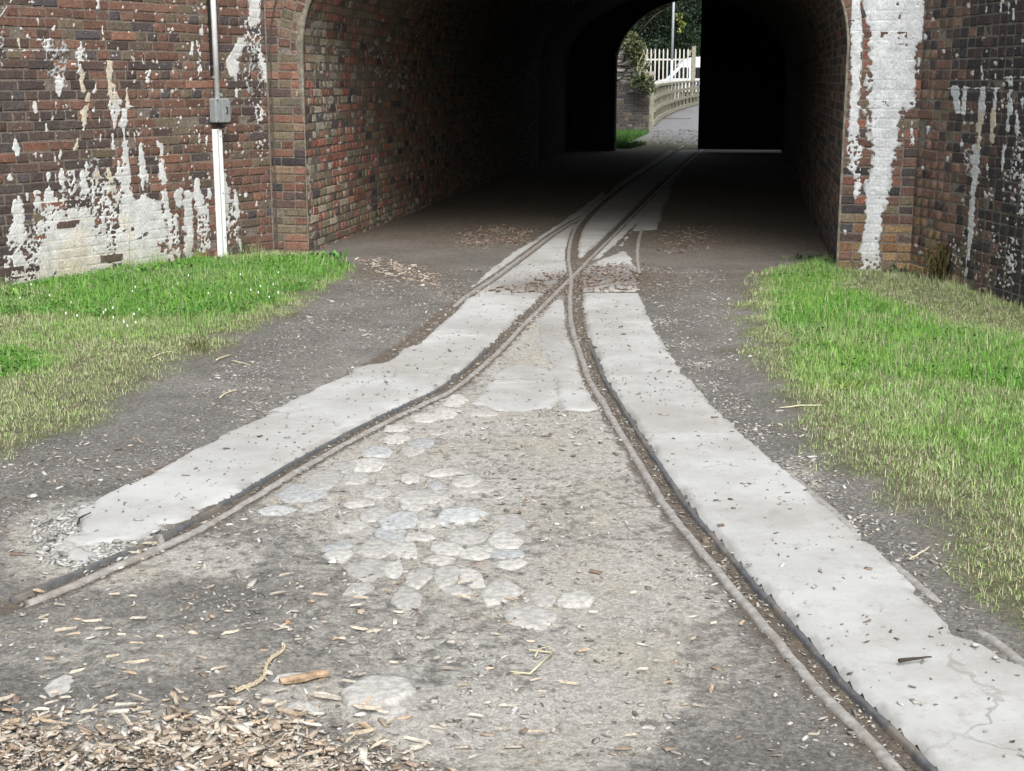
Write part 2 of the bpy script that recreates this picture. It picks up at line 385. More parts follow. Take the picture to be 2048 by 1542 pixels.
def slab_sd(name, x, y):
    x = np.asarray(x, float); y = np.asarray(y, float); full = polysd(x, y, GP(SLABS[name]))
    sel = full > -.15; x = x[sel]; y = y[sel]; d = full[sel]
    if not len(x): return full
    d = d + (fbm(x * 3, y * 3, 5) - .5) * .045 + (fbm(x * 14, y * 14, 9) - .5) * .045
    dl, sl = linedist(x, y, DL, True); dr, sr = linedist(x, y, DR, True)
    rag = (fbm(x * 9, y * 9, 15) - .5) * .03
    # rails run away from the camera: side +1 is to their left
    if name == 'left':
        d = np.minimum(d, sl * dl - .098 + rag); py = P(x, y, 0 * x)[1]; d = d - smooth(985, 1110, py) * (.03 + .16 * smooth(.4, .65, fbm(x * 6, y * 6, 18)))
    elif name == 'right': d = np.minimum(d, -sr * dr - .1 + rag)
    elif name.startswith('centre'): d = np.minimum(d, np.minimum(-sl * dl, sr * dr) - .04 + rag)
    else:
        d = np.minimum(d, np.where(sl > 0, dl - .095, dl - .03)); d = np.minimum(d, np.where(sr < 0, dr - .095, dr - .03))
        d = np.minimum(d, linedist(x, y, DLL) - .05)
    full[sel] = d
    return full
SLAB_TOP = {'left': .007, 'right': .008, 'upleft': .006, 'mid': .006, 'upright': .005, 'crossing': .004, 'centre_a': .005, 'centre_b': .006}

# ------------------------------------------------------------------ ground sheet
def axis(lo, hi, step, far_lo, far_hi):
    a = list(np.arange(lo, hi + 1e-6, step)); s = step; v = hi
    while v < far_hi: s *= 1.25; v += s; a.append(v)
    s = step; v = lo
    while v > far_lo: s *= 1.25; v -= s; a.insert(0, v)
    return np.array(a)
gx = axis(-4.6, 4.6, .03, -400, 400); gy = axis(1.6, 13.6, .03, -300, 600)
GXX, GYY = np.meshgrid(gx, gy); X = GXX.ravel(); Y = GYY.ravel()
PXg, PYg = P(X, Y, 0 * X); front = Y > 1.0
def ell(px, py, lst):
    r = np.zeros(px.shape)
    for cx, cy, rx, ry, s in lst: r = np.maximum(r, s * np.clip(1.35 - np.sqrt(((px - cx) / rx) ** 2 + ((py - cy) / ry) ** 2), 0, 1) / 1.0)
    return r
DUST = [(860, 1090, 300, 130, .34), (760, 930, 260, 90, .7), (930, 830, 220, 60, .8), (1050, 690, 70, 90, .9), (1230, 1170, 250, 110, .85), (1210, 1330, 170, 190, 1.0), (1010, 1450, 300, 100, 1.0), (700, 1400, 220, 50, .8), (200, 1110, 190, 70, .8), (380, 1110, 180, 50, .6),
        (1240, 1020, 170, 90, .5), (560, 960, 160, 60, .7), (350, 1480, 420, 90, .4), (1450, 1110, 60, 90, .3), (1600, 960, 60, 60, .35), (880, 980, 440, 260, .55), (1050, 1250, 560, 280, .42), (1080, 720, 150, 120, .95), (1150, 900, 190, 120, .7), (1380, 1300, 200, 220, .3), (250, 1300, 420, 110, .28), (170, 1070, 150, 70, .9)]
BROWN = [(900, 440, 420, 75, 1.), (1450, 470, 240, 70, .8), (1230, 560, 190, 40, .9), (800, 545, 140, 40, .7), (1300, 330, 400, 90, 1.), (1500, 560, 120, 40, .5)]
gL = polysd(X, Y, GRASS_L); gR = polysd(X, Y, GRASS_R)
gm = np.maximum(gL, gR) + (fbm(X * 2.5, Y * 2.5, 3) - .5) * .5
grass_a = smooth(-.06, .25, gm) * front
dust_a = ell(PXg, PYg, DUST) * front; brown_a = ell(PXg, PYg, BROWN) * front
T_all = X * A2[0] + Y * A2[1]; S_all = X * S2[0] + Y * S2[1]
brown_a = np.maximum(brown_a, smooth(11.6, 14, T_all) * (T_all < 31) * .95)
def path_base(y): return smooth(34, 44, y) * .27 + smooth(44, 72, y) * .11
FENCE_A = AT(1303, 246, 42.0); FENCE_B = AT(1395, 204, 69.5)
path_a = smooth(36, 39, Y) * smooth(-.3, .3, X - (FENCE_A[0] - .6) - (Y - 42) * .186) * smooth(9, 7, X - FENCE_A[0] - (Y - 42) * .186)
grass_a = np.maximum(grass_a, smooth(33.0, 33.4, Y) * smooth(4.35, 4.0, X + (fbm(X, Y, 4) - .5)) * (Y < 60))
Z = (fbm(X * .9, Y * .9, 1) - .5) * .035 + (fbm(X * 6, Y * 6, 2, 3) - .5) * .022 + (fbm(X * 22, Y * 22, 8, 2) - .5) * .008
near = np.exp(-((X) ** 2) / 60 - ((Y - 8) ** 2) / 200)
Z = Z * np.clip(near * 1.5, .1, 1) + grass_a * .02
flat = np.zeros(X.shape)
loc = (np.abs(X) < 6.5) & (Y > 1) & (Y < 34)
for r_ in ALLR:
    d_ = np.full(X.shape, 9.); d_[loc] = linedist(X[loc], Y[loc], r_); flat = np.maximum(flat, smooth(.30, .1, d_))
for nm in SLABS:
    d_ = np.full(X.shape, -9.); d_[loc] = polysd(X[loc], Y[loc], GP(SLABS[nm])); flat = np.maximum(flat, smooth(-.15, .02, d_))
Z = Z * (1 - flat * .8) - flat * .004
for r_, sg in ((DL, 1), (DR, -1), (DLL, -1)):
    d_ = np.full(X.shape, 9.); s_ = np.ones(X.shape); d_[loc], s_[loc] = linedist(X[loc], Y[loc], r_, True)
    gr_ = np.where(s_ == sg, smooth(.125, .085, d_), smooth(.05, .03, d_)); Z -= np.where(s_ == sg, smooth(.10, .075, d_) * .013, 0)
    dust_a = dust_a * (1 - gr_); brown_a = np.maximum(brown_a, gr_ * .9)
Z += path_base(Y)
Z = np.where(Y < -2, Z * .3, Z)
nx, ny = len(gx), len(gy); I = np.arange(nx * ny).reshape(ny, nx)
Q = np.stack([I[:-1, :-1], I[:-1, 1:], I[1:, 1:], I[1:, :-1]], -1).reshape(-1, 4)
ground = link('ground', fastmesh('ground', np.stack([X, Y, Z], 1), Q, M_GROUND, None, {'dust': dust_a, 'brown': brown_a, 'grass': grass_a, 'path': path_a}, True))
tag(ground, kind='structure')
ZG = Z.reshape(ny, nx)
def groundz(x, y):
    ix = np.clip(np.searchsorted(gx, x) - 1, 0, nx - 2); iy = np.clip(np.searchsorted(gy, y) - 1, 0, ny - 2)
    tx = (x - gx[ix]) / (gx[ix + 1] - gx[ix]); ty = (y - gy[iy]) / (gy[iy + 1] - gy[iy])
    return (ZG[iy, ix] * (1 - tx) + ZG[iy, ix + 1] * tx) * (1 - ty) + (ZG[iy + 1, ix] * (1 - tx) + ZG[iy + 1, ix + 1] * tx) * ty

# ------------------------------------------------------------------ concrete slabs between the rails
SLAB_INFO = {'left': ('pale concrete slab filling the left track, broken at its near end', ), 'right': ('long pale concrete slab filling the right track beside the grass',),
 'upleft': ('concrete slab at the tunnel mouth between the chip strip and the left switch rail',), 'mid': ('concrete slab between the two rails running into the tunnel',), 'upright': ('small concrete block by the outer right rail at the tunnel mouth',),
 'crossing': ('chip strewn concrete just right of the rail crossing',), 'centre_a': ('worn concrete patch with a curved front edge between the diverging rails',), 'centre_b': ('narrow concrete wedge below the rail crossing',)}
_sx = np.arange(-4.4, 5.4, .02); _sy = np.arange(1.8, 15, .02); _SX, _SY = np.meshgrid(_sx, _sy); _SZ = np.zeros(_SX.size)
for nm in SLABS: _SZ = np.maximum(_SZ, np.where(slab_sd(nm, _SX.ravel(), _SY.ravel()) > .005, SLAB_TOP[nm] + .004, 0))
_SZ = _SZ.reshape(_SX.shape)
def surf_add(x, y):
    x = np.asarray(x, float); y = np.asarray(y, float)
    i = np.rint((x + 4.4) / .02).astype(int); j = np.rint((y - 1.8) / .02).astype(int); ok = (i >= 0) & (i < len(_sx)) & (j >= 0) & (j < len(_sy))
    return np.where(ok, _SZ[np.clip(j, 0, len(_sy) - 1), np.clip(i, 0, len(_sx) - 1)], 0)
for nm in SLABS:
    pg = GP(SLABS[nm]); lo = pg.min(0) - .1; hi = pg.max(0) + .1
    stp = .02 if nm in ('mid', 'upleft', 'upright', 'crossing') else .015
    xs = np.arange(lo[0], hi[0], stp); ys = np.arange(lo[1], hi[1], stp)
    XX, YY = np.meshgrid(xs, ys); x = XX.ravel(); y = YY.ravel(); sdv = slab_sd(nm, x, y)
    top = SLAB_TOP[nm] + (fbm(x * 1.5, y * 1.5, 6) - .5) * .006 + (fbm(x * 12, y * 12, 7, 2) - .5) * .0016
    crack = np.minimum(np.abs(fbm(x * 1.1 + 7, y * .9, 21, 4) - .5) * 2.2, 1)
    top = top - np.where(crack < .012, .004, 0)
    z = top - np.clip(.012 - sdv, 0, .05) * .75
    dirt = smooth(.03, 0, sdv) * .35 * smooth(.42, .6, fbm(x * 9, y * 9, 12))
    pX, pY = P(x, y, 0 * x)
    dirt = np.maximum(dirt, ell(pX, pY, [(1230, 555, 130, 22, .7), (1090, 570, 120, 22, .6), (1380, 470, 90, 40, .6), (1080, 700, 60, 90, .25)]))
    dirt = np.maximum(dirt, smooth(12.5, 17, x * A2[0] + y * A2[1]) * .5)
    I = np.arange(len(x)).reshape(XX.shape)
    q = np.stack([I[:-1, :-1], I[:-1, 1:], I[1:, 1:], I[1:, :-1]], -1).reshape(-1, 4)
    q = q[(sdv[q] > 0).any(1)]
    u, inv = np.unique(q, return_inverse=True)
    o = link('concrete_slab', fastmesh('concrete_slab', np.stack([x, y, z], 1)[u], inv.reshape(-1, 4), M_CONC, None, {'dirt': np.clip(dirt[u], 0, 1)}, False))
    tag(o, SLAB_INFO[nm][0], 'slab', 'concrete slabs laid between the rails')

# ------------------------------------------------------------------ rails
def sweep(name, line, off, w, z0, z1, mat, parent, shown=None):
    t = np.gradient(line, axis=0); t /= np.linalg.norm(t, axis=1)[:, None]; nrm = np.stack([-t[:, 1], t[:, 0]], 1)
    c = line + nrm * off; N = len(c); ch = min(.008, w * .25)
    prof = [(-w / 2, z0), (-w / 2, z1 - ch), (-w / 2 + ch, z1), (w / 2 - ch, z1), (w / 2, z1 - ch), (w / 2, z0)]
    V = []
    arc = np.concatenate([[0], np.cumsum(np.linalg.norm(np.diff(c, axis=0), axis=1))])
    dz = (vn(arc * 2, arc * 0, 31) - .5) * .007; dw = (vn(arc * 9, arc * 0 + 3, 33) - .5) * .006 + (vn(arc * 31, arc * 0 + 7, 35) - .5) * .004
    if shown is not None:
        pyy = P(c[:, 0], c[:, 1], 0 * c[:, 0])[1]; vis = np.zeros(N)
        for a_, b_ in shown: vis = np.maximum(vis, smooth(a_ - 14, a_ + 14, pyy) * smooth(b_ + 10, b_ - 10, pyy))
        dz = dz - (1 - vis) * .02
    for k, (o_, z_) in enumerate(prof): V.append(np.stack([c[:, 0] + nrm[:, 0] * (o_ + dw), c[:, 1] + nrm[:, 1] * (o_ + dw), z_ + dz + path_base(c[:, 1])], 1))
    V = np.stack(V, 1).reshape(-1, 3); q = []
    i = np.arange(N - 1)[:, None] * 6; k = np.arange(5)[None]
    q = np.stack([i + k, i + 6 + k, i + 7 + k, i + 1 + k], -1).reshape(-1, 4)
    q = np.vstack([q, [[0, 1, 4, 5], [1, 2, 3, 4]], [[(N - 1) * 6 + a for a in (5, 4, 1, 0)], [(N - 1) * 6 + a for a in (4, 3, 2, 1)]]])
    return link(name, fastmesh(name, V, q, mat), parent)
def cut(line, y0, y1): return line[(line[:, 1] >= y0) & (line[:, 1] <= y1)]
tl = empty('rail_track', (*RAIL_L[10], 0), 'narrow gauge rails curving from the tunnel out past the left grass', 'track', 'narrow gauge tracks of the junction')
tr = empty('rail_track', (*RAIL_R[10], 0), 'narrow gauge rails curving from the tunnel along the right grass verge', 'track', 'narrow gauge tracks of the junction')
sweep('rail', RAIL_L, 0, .033, -.07, .0045, M_RAIL, tl)
sweep('guard_rail', cut(RAIL_L, 0, G(1060, 640)[1]), .08, .016, -.06, .0, M_GUARD, tl, [(690, 1230)])
sweep('rail', cut(RAIL_LL, 0, 99), 0, .036, -.07, .003, M_RAIL, tl, [(752, 845), (420, 604)])
sweep('rail', RAIL_R, 0, .034, -.07, .0035, M_RAIL, tr)
sweep('guard_rail', cut(RAIL_R, 0, G(1150, 680)[1]), -.082, .02, -.06, .001, M_GUARD, tr, [(700, 2000)])
sweep('rail', RAIL_RR, 0, .034, -.07, .004, M_RAIL, tr, [(948, 1062), (1118, 1206), (1255, 1460), (380, 545)])

# ------------------------------------------------------------------ bricks
def brick_template(kind, seed):
    w, h = {'s': (.226, .068), 'h': (.108, .068)}[kind]
    r = np.random.default_rng(seed); cx = .006 / w; cz = .006 / h
    fr = [(-.5 + cx, 0, -.5 + cz), (0, -.001, -.5 + cz), (.5 - cx, 0, -.5 + cz), (-.5 + cx, 0, .5 - cz), (0, -.001, .5 - cz), (.5 - cx, 0, .5 - cz)]
    rg = [(-.5, .006, -.5), (.5, .006, -.5), (.5, .006, .5), (-.5, .006, .5)]
    bk = [(x, .07, z) for x, _, z in rg]
    V = np.array(fr + rg + bk, float)
    V[:6, 0] += r.normal(0, .012, 6); V[:6, 2] += r.normal(0, .03, 6); V[:6, 1] += r.uniform(-.002, .003, 6)
    V[6:10, 0] += r.normal(0, .006, 4); V[6:10, 2] += r.normal(0, .02, 4); V[10:, (0, 2)] = V[6:10][:, (0, 2)]
    Fc = np.array([(0, 1, 4, 3), (1, 2, 5, 4), (6, 7, 2, 0), (7, 8, 5, 2), (8, 9, 3, 5), (9, 6, 0, 3), (6, 10, 11, 7), (7, 11, 12, 8), (8, 12, 13, 9), (9, 13, 10, 6)])
    return V, Fc          # strips 0-1-2 and 3-4-5 close over the middle vertices below
def brick_faces():
    return [(0, 1, 4, 3), (1, 2, 5, 4), (6, 7, 2, 1, 0), (7, 8, 5, 2), (8, 9, 3, 4, 5), (9, 6, 0, 3), (6, 10, 11, 7), (7, 11, 12, 8), (8, 12, 13, 9), (9, 13, 10, 6), (13, 12, 11, 10)]
TEMPL = {k: [] for k in 'sh'}
for k in 'sh':
    for i in range(6):
        V, Fq = brick_template(k, 100 + i + (50 if k == 'h' else 0))
        me = bpy.data.meshes.new('brick'); me.from_pydata([tuple(v) for v in V], [], brick_faces()); me.update(); me.materials.append(M_BRICK)
        TEMPL[k].append((V, Fq, me))
def lay(u0, u1, z0, z1, bond='english', seed=1, ch=CH, ranges=None):
    r = random.Random(seed); out = []; k = int(z0 // ch)
    z = z0
    while z < z1:
        rr = ranges(z + ch / 2) if ranges else [(u0, u1)]
        for a, b in rr:
            head = (k % 2 == 0) if bond == 'english' else (r.random() < .9 if bond == 'header' else r.random() < .5)
            u = a - (0 if head else r.choice((.06, .12))) if bond != 'closer' else a
            first = True
            while u < b - .02:
                hd = head if bond == 'english' and r.random() < .8 else (r.random() < {'english': .5, 'header': .93, 'mixed': .5, 'closer': .6}[bond])
                L = (.118 if hd else .236) * r.uniform(.97, 1.03)
                lo, hi = max(u, a), min(u + L, b)
                if hi - lo > .03: out.append(((lo + hi) / 2, z + ch / 2 + r.gauss(0, .0012), hi - lo - r.uniform(.008, .012), ch - r.uniform(.009, .012)))
                u += L
        z += ch; k += 1
    return out
def make_bricks(parent, bricks, frame, colour, nkeep=300, seed=3):
    """bricks: (u, v, w, h); frame(u, v) -> (pos, U, N_out, V); largest in the picture become objects of their own"""
    r = np.random.default_rng(seed); recs = []
    for (u, v, w, h) in bricks:
        pos, U, N, V = frame(u, v)
        pos = pos + N * r.normal(0, .0022)
        px, py = P(*pos); e1 = np.array(P(*(pos + U * w / 2))) - np.array(P(*(pos - U * w / 2))); e2 = np.array(P(*(pos + V * h / 2))) - np.array(P(*(pos - V * h / 2)))
        area = abs(e1[0] * e2[1] - e1[1] * e2[0]); inside = -5 < px < 2053 and -5 < py < 1547
        recs.append((area if inside else -1, pos, U, N, V, w, h, colour(float(px), float(py), r), 's' if w > .16 else 'h'))
    order = sorted(range(len(recs)), key=lambda i: -recs[i][0]); keep = set(i for i in order[:nkeep] if recs[i][0] > 0)
    mass = {}
    for i, (ar, pos, U, N, V, w, h, c, kd) in enumerate(recs):
        ti = int(r.integers(6)); a = r.normal(0, .006); U2 = U * math.cos(a) + V * math.sin(a); V2 = V * math.cos(a) - U * math.sin(a)
        A = np.stack([U2 * w, -N, V2 * h], 1)
        if i in keep:
            o = bpy.data.objects.new('brick', TEMPL[kd][ti][2]); COL.objects.link(o)
            Mx = Matrix.Identity(4)
            for rr in range(3):
                for cc in range(3): Mx[rr][cc] = A[rr, cc]
                Mx[rr][3] = pos[rr]
            o.matrix_basis = Mx; o.parent = parent; o.matrix_parent_inverse = parent_inv(parent); o.color = (*c, 1)
        else: mass.setdefault((kd, ti), []).append((A, pos, c))
    Vs, Fs, Cs = [], [], []; b = 0
    for (kd, ti), L in mass.items():
        V_, F_, C_ = stamp(TEMPL[kd][ti][0], TEMPL[kd][ti][1], np.array([x[0] for x in L]), np.array([x[1] for x in L]), np.array([x[2] for x in L]))
        Vs.append(V_); Fs.append(F_ + b); Cs.append(C_); b += len(V_)
    if Vs:
        o = link('brickwork', fastmesh('brickwork', np.vstack(Vs), np.vstack(Fs), M_BRICKM, np.vstack(Cs)), parent); tag(o, kind='stuff')
RED = [(.15, .083, .062), (.13, .072, .054), (.175, .096, .072), (.115, .068, .054), (.185, .108, .082), (.145, .087, .068)]
DRK = [(.06, .05, .05), (.07, .055, .052), (.055, .053, .058), (.085, .062, .056), (.045, .042, .045)]
BLU = [(.055, .06, .072), (.05, .05, .06), (.07, .07, .08)]
ORG = [(.25, .125, .085), (.26, .14, .1), (.22, .105, .075)]
TAN = [(.21, .155, .085), (.24, .17, .095), (.18, .135, .085), (.2, .12, .07)]
PAL = [(.2, .185, .15), (.17, .16, .13), (.23, .2, .16)]
OLV = [(.12, .105, .075), (.14, .12, .085), (.1, .09, .07)]
BRT = [(.19, .085, .065), (.165, .078, .06), (.2, .095, .072)]
def pick(r, table):
    t = sum(w for w, _ in table); x = r.random() * t
    for w, p in table:
        x -= w
        if x <= 0: break
    c = np.array(p[int(r.integers(len(p)))]) * r.uniform(.82, 1.18); return tuple(np.clip(c, .01, .9))
def soft(c, k, m_=(.125, .088, .074)): return tuple(a * (1 - k) + b_ * k for a, b_ in zip(c, m_))
def col_lwing(px, py, r):
    d = 1 / (1 + math.exp((px - 215 + (py - 270) * -.25 + r.normal(0, 40)) / 45)) * (1 / (1 + math.exp(-(py - 95) / 35)))
    d = max(d, .35 * math.exp(-((px - 510) / 45) ** 2 - ((py - 130) / 110) ** 2) * 1.5)
    return soft(pick(r, [(1.7 * (1 - d), RED), (.35 * (1 - d), OLV), (.14 * (1 - d), ORG), (.17, BLU), (.12 + 2.1 * d, DRK), (.1 * d, ORG)]), .28, (.12, .08, .064))
def col_portal(px, py, r):
    if px < 900:
        return pick(r, [(1, RED), (.6, OLV), (.25, [(.17, .125, .09), (.15, .11, .08)]), (.35, DRK), (.08, BRT), (.5 if py > 420 else .1, OLV)])
    t = 1 / (1 + math.exp(-(py - 440) / 25))
    return pick(r, [(1 - t, [(.12, .075, .06), (.10, .065, .055), (.14, .085, .068)]), (.15 * (1 - t), BRT), (.4 - .2 * t, DRK), (1.5 * t, TAN), (.25, OLV)])
def col_rwing(px, py, r):
    d = 1 / (1 + math.exp(-(px - 1935 + (240 - py) * .12 + r.normal(0, 25)) / 22)); t = 1 / (1 + math.exp(-(py - 470) / 25)) / (1 + math.exp((px - 1905) / 12))
    c_ = pick(r, [(1.4 * (1 - d) * (1 - t), [(.17, .108, .084), (.145, .092, .074), (.185, .12, .094), (.13, .088, .072)]), (.2 + 2.6 * d, DRK), (1.1 * t, TAN), (.12 * (1 - d), OLV)])
    return soft(c_, .55 * d, (.03, .03, .034))
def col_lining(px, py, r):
    lit = 1 / (1 + math.exp((px - 880) / 50))  # lightens bricks near the mouth and darkens deeper ones, painting daylight fall-off
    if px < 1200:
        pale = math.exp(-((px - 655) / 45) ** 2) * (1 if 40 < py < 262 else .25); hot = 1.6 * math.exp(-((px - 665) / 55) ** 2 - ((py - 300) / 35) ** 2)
        return soft(pick(r, [(.9, RED), (1.6 * pale, PAL), (.7, OLV), (.3, DRK), (1.5 * hot, BRT), (.18, BRT), (.5 if px > 720 else .1, OLV)]), .25 - 1.0 * lit, (0, 0, 0))
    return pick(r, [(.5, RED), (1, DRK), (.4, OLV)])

class Wall:
    def __init__(s, pts):
        s.p = np.array(pts, float); d = np.diff(s.p, axis=0); s.l = np.linalg.norm(d, axis=1); s.t = d / s.l[:, None]; s.c = np.concatenate([[0], np.cumsum(s.l)]); s.L = s.c[-1]
    def at(s, u):
        i = int(np.clip(np.searchsorted(s.c, u) - 1, 0, len(s.l) - 1)); return s.p[i] + s.t[i] * (u - s.c[i]), s.t[i]
    def frame(s, u, z):
        p, t = s.at(u); return np.array((p[0], p[1], z)), np.array((t[0], t[1], 0)), np.array((t[1], -t[0], 0)), np.array((0, 0, 1.))
    def pos(s, u, z, off=0):
        i = np.clip(np.searchsorted(s.c, u) - 1, 0, len(s.l) - 1); p = s.p[i] + s.t[i] * (u - s.c[i])[:, None]
        nn = np.stack([s.t[i][:, 1], -s.t[i][:, 0]], 1); p = p + nn * np.reshape(off, (-1, 1)); return np.stack([p[:, 0], p[:, 1], z], 1)
    def hit(s, px, py):
        u, fy, dz = ray(px, py); best = None
        for i in range(len(s.l)):
            A = np.array([[u, -s.t[i][0]], [fy, -s.t[i][1]]])
            try: k, q = np.linalg.solve(A, s.p[i])
            except Exception: continue
            if -.3 <= q <= s.l[i] + .3 and (best is None or abs(q - s.l[i] / 2) < best[2]): best = (s.c[i] + q, CAMH + dz * k, abs(q - s.l[i] / 2))
        return best[0], best[1]
    def backing(s, name, z0, z1, th, mat, parent):
        n_ = [np.array((s.t[max(min(i, len(s.l) - 1), 0)][1], -s.t[max(min(i, len(s.l) - 1), 0)][0])) for i in range(len(s.p))]
        mb = MB(); N = len(s.p)
        for p, q in zip(s.p, n_):
            f = p - q * .005; k = p - q * th
            mb.v += [(*f, z0), (*f, z1), (*k, z1), (*k, z0)]
        for i in range(N - 1):
            a, c = 4 * i, 4 * (i + 1)
            mb.f += [(a, c, c + 1, a + 1), (a + 1, c + 1, c + 2, a + 2), (a + 2, c + 2, c + 3, a + 3)]
        mb.f += [(0, 1, 2, 3), (4 * N - 1, 4 * N - 2, 4 * N - 3, 4 * N - 4)]
        return mb.build(name, mat, parent)

# left wing wall (runs from outside the frame to the portal corner)
CL = JL - PE * QL
lw_pts = [G(540, 513), G(300, 540), G(0, 582)]
dirl = (lw_pts[2] - lw_pts[1]); dirl /= np.linalg.norm(dirl)
WL = Wall(np.array([lw_pts[2] + dirl * 2.6, lw_pts[2], lw_pts[1], CL]))
WTOP = 3.4
wl_o = empty('brick_wall', (*WL.at(WL.L / 2)[0], 0), 'flared brick wing wall with thick white lime streaks behind the white conduit', 'wall')
WL.backing('mortar_bed', -.15, WTOP, .34, M_MORTAR, wl_o)
make_bricks(wl_o, lay(0, WL.L + .02, -.05, WTOP, 'english', 11), WL.frame, col_lwing, 300, 4)
# right wing wall
CR = JR + PE * QR
r2 = G(2048, 624); dirr = np.array((.25, -.97))
WR = Wall([CR, CR * .55 + r2 * .45 + np.array((.02, .03)), r2, r2 + dirr * 2.4])
wr_o = empty('brick_wall', (*WR.at(WR.L / 2)[0], 0), 'dark sooty brick wing wall of header bricks beside the right grass', 'wall')
WR.backing('mortar_bed', -.15, WTOP, .34, M_MORTAR_D, wr_o)
make_bricks(wr_o, lay(0, WR.L, -.05, WTOP, 'header', 12), WR.frame, col_rwing, 300, 5)

# ------------------------------------------------------------------ tunnel portal
po = empty('tunnel_portal', (*(JL + PE * HALF), 0), 'brick tunnel mouth with arched opening between the two wing walls', 'tunnel')
def qz(q, z): 
    p = JL + PE * q; return np.array((p[0], p[1], z))
PE3, PN3 = np.array((*PE, 0)), np.array((*PN, 0))
RING = .232
def archq(z, extra):
    k = (z - ZS) / (RISE + extra)
    if z <= ZS: return HALF + (extra if z > ZS else 0)
    return (HALF + extra) * math.sqrt(1 - k * k) if k < 1 else None
HTOP = 4.25
def rng_face(z):
    qa, qb = -QL - .012, PW + QR + .012
    if z < ZS: return [(qa, 0.0), (PW, qb)]
    h_ = archq(z, RING)
    if h_ is None: return [(qa, qb)]
    return [(qa, HALF - h_), (HALF + h_, qb)]
pb = [b_ for b_ in lay(0, 0, -.05, HTOP, 'closer', 13, CH, rng_face)]
# closers at the quoin: split the first brick beside the opening now and then
face_frame = lambda u, v: (qz(u, v), PE3, PN3, np.array((0, 0, 1.)))
def ell_pts(a, b_, n_=400):
    th = np.linspace(math.pi, 0, n_); return np.stack([HALF + a * np.cos(th), ZS + b_ * np.sin(th)], 1)
ring_b = []
for j, off in enumerate((.055, .173)):
    e = ell_pts(HALF + off, RISE + off, 1500); arc = np.concatenate([[0], np.cumsum(np.linalg.norm(np.diff(e, axis=0), axis=1))])
    s_ = .04 + j * .03
    while s_ < arc[-1] - .02:
        i = np.searchsorted(arc, s_); t = e[min(i + 1, 1499)] - e[max(i - 1, 0)]; t /= np.linalg.norm(t)
        ring_b.append((e[i], t)); s_ += .083
def ring_frame(i, v):
    (q, z), t = ring_b[int(i)]
    T = PE3 * t[0] + np.array((0, 0, t[1])); R_ = np.cross(PN3, T); R_ = R_ / np.linalg.norm(R_)
    return qz(q, z), R_ * -1, PN3, T          # width runs radially
ring_list = [(i, 0, .108, .072) for i in range(len(ring_b))]
def both(u, v):
    return ring_frame(u, v) if isinstance(u, int) else face_frame(u, v)
make_bricks(po, pb + ring_list, both, col_portal, 300, 6)
# mortar bed of the face with the arched opening, as strips
mb = MB(); zs_ = np.concatenate([[-.15], np.linspace(ZS, HTOP, 90)])
def strip(z0, z1, a0, b0, a1, b1):
    v = [qz(a0, z0), qz(b0, z0), qz(b1, z1), qz(a1, z1)]; k = len(mb.v)
    mb.v += [tuple(x - PN3 * .005) for x in v] + [tuple(x + np.array((*A2, 0)) * .33) for x in v]
    mb.f += [(k, k + 1, k + 2, k + 3), (k + 7, k + 6, k + 5, k + 4), (k + 1, k + 5, k + 6, k + 2), (k + 4, k, k + 3, k + 7)]
for a, c in zip(zs_[:-1], zs_[1:]):
    h0, h1 = [None if x is None else x + (.012 if y_ <= ZS else 0) for x, y_ in ((archq(a, .012), a), (archq(c, .012), c))]
    if h0 is None: strip(a, c, -QL, PW + QR, -QL, PW + QR)
    else:
        h1 = 0 if h1 is None else h1
        strip(a, c, -QL, HALF - h0, -QL, HALF - h1); strip(a, c, HALF + h0, PW + QR, HALF + h1, PW + QR)
mb.build('mortar_bed', M_MORTAR, po)
cj0 = np.array((*CL, 0)) + PN3 * .004 + np.array((*WL.t[-1], 0)) * -.006
MB().tube([cj0 + np.array((0, 0, z_)) for z_ in np.linspace(-.05, WTOP, 30)], .011, 6).build('corner_joint', M_MORTAR, po)
# mortar fillet smeared along the arrises
M_FILLET = plain('mortar_fillet', (.19, .178, .145), .95, .1, .4, 22, .6)
prof_line = [(0, z) for z in np.linspace(.0, ZS, 30)][:-1] + [tuple(p) for p in ell_pts(HALF, RISE, 120)] + [(PW, z) for z in np.linspace(ZS, 0, 30)][1:]
prof_line = np.array(prof_line)
def fillet(sel, wfun, nm):
    V = []; Fq = []
    for k, (q, z) in enumerate(sel):
        i = min(max(k, 1), len(sel) - 2); t = sel[i + 1] - sel[i - 1]; t = t / np.linalg.norm(t); nn = np.array((-t[1], t[0]))   # outward from opening
        w = wfun(z) * (1 + .5 * (float(vn(z * 14, 1.0, 4)) - .5)); w2 = wfun(z) * .55 * (1 + .6 * (float(vn(z * 11, 5.0, 6)) - .5))
        a = qz(*(sel[k] + nn * w)) + PN3 * .0005; b_ = qz(*(sel[k] + nn * w * .4)) + PN3 * .008; c = qz(*sel[k]) + PN3 * .007 - np.array((*A2, 0)) * 0 
        ins = -nn; inw = PE3 * ins[0] + np.array((0, 0, ins[1]))
        c = c + inw * .006; d = qz(*sel[k]) + inw * .008 + np.array((*A2, 0)) * w2 * .5; e = qz(*sel[k]) + inw * .0005 + np.array((*A2, 0)) * w2
        V += [a, b_, c, d, e]
    for k in range(len(sel) - 1):
        for j in range(4): Fq.append((5 * k + j, 5 * k + j + 1, 5 * k + 6 + j, 5 * k + 5 + j))
    link(nm, fastmesh(nm, np.array(V), np.array(Fq), M_FILLET, None, None, True), po)
fillet(prof_line[:75], lambda z: .006 + .05 * float(smooth(1.0, 1.7, z)) , 'mortar_fillet')
fillet(prof_line[-75:], lambda z: .013, 'mortar_fillet')

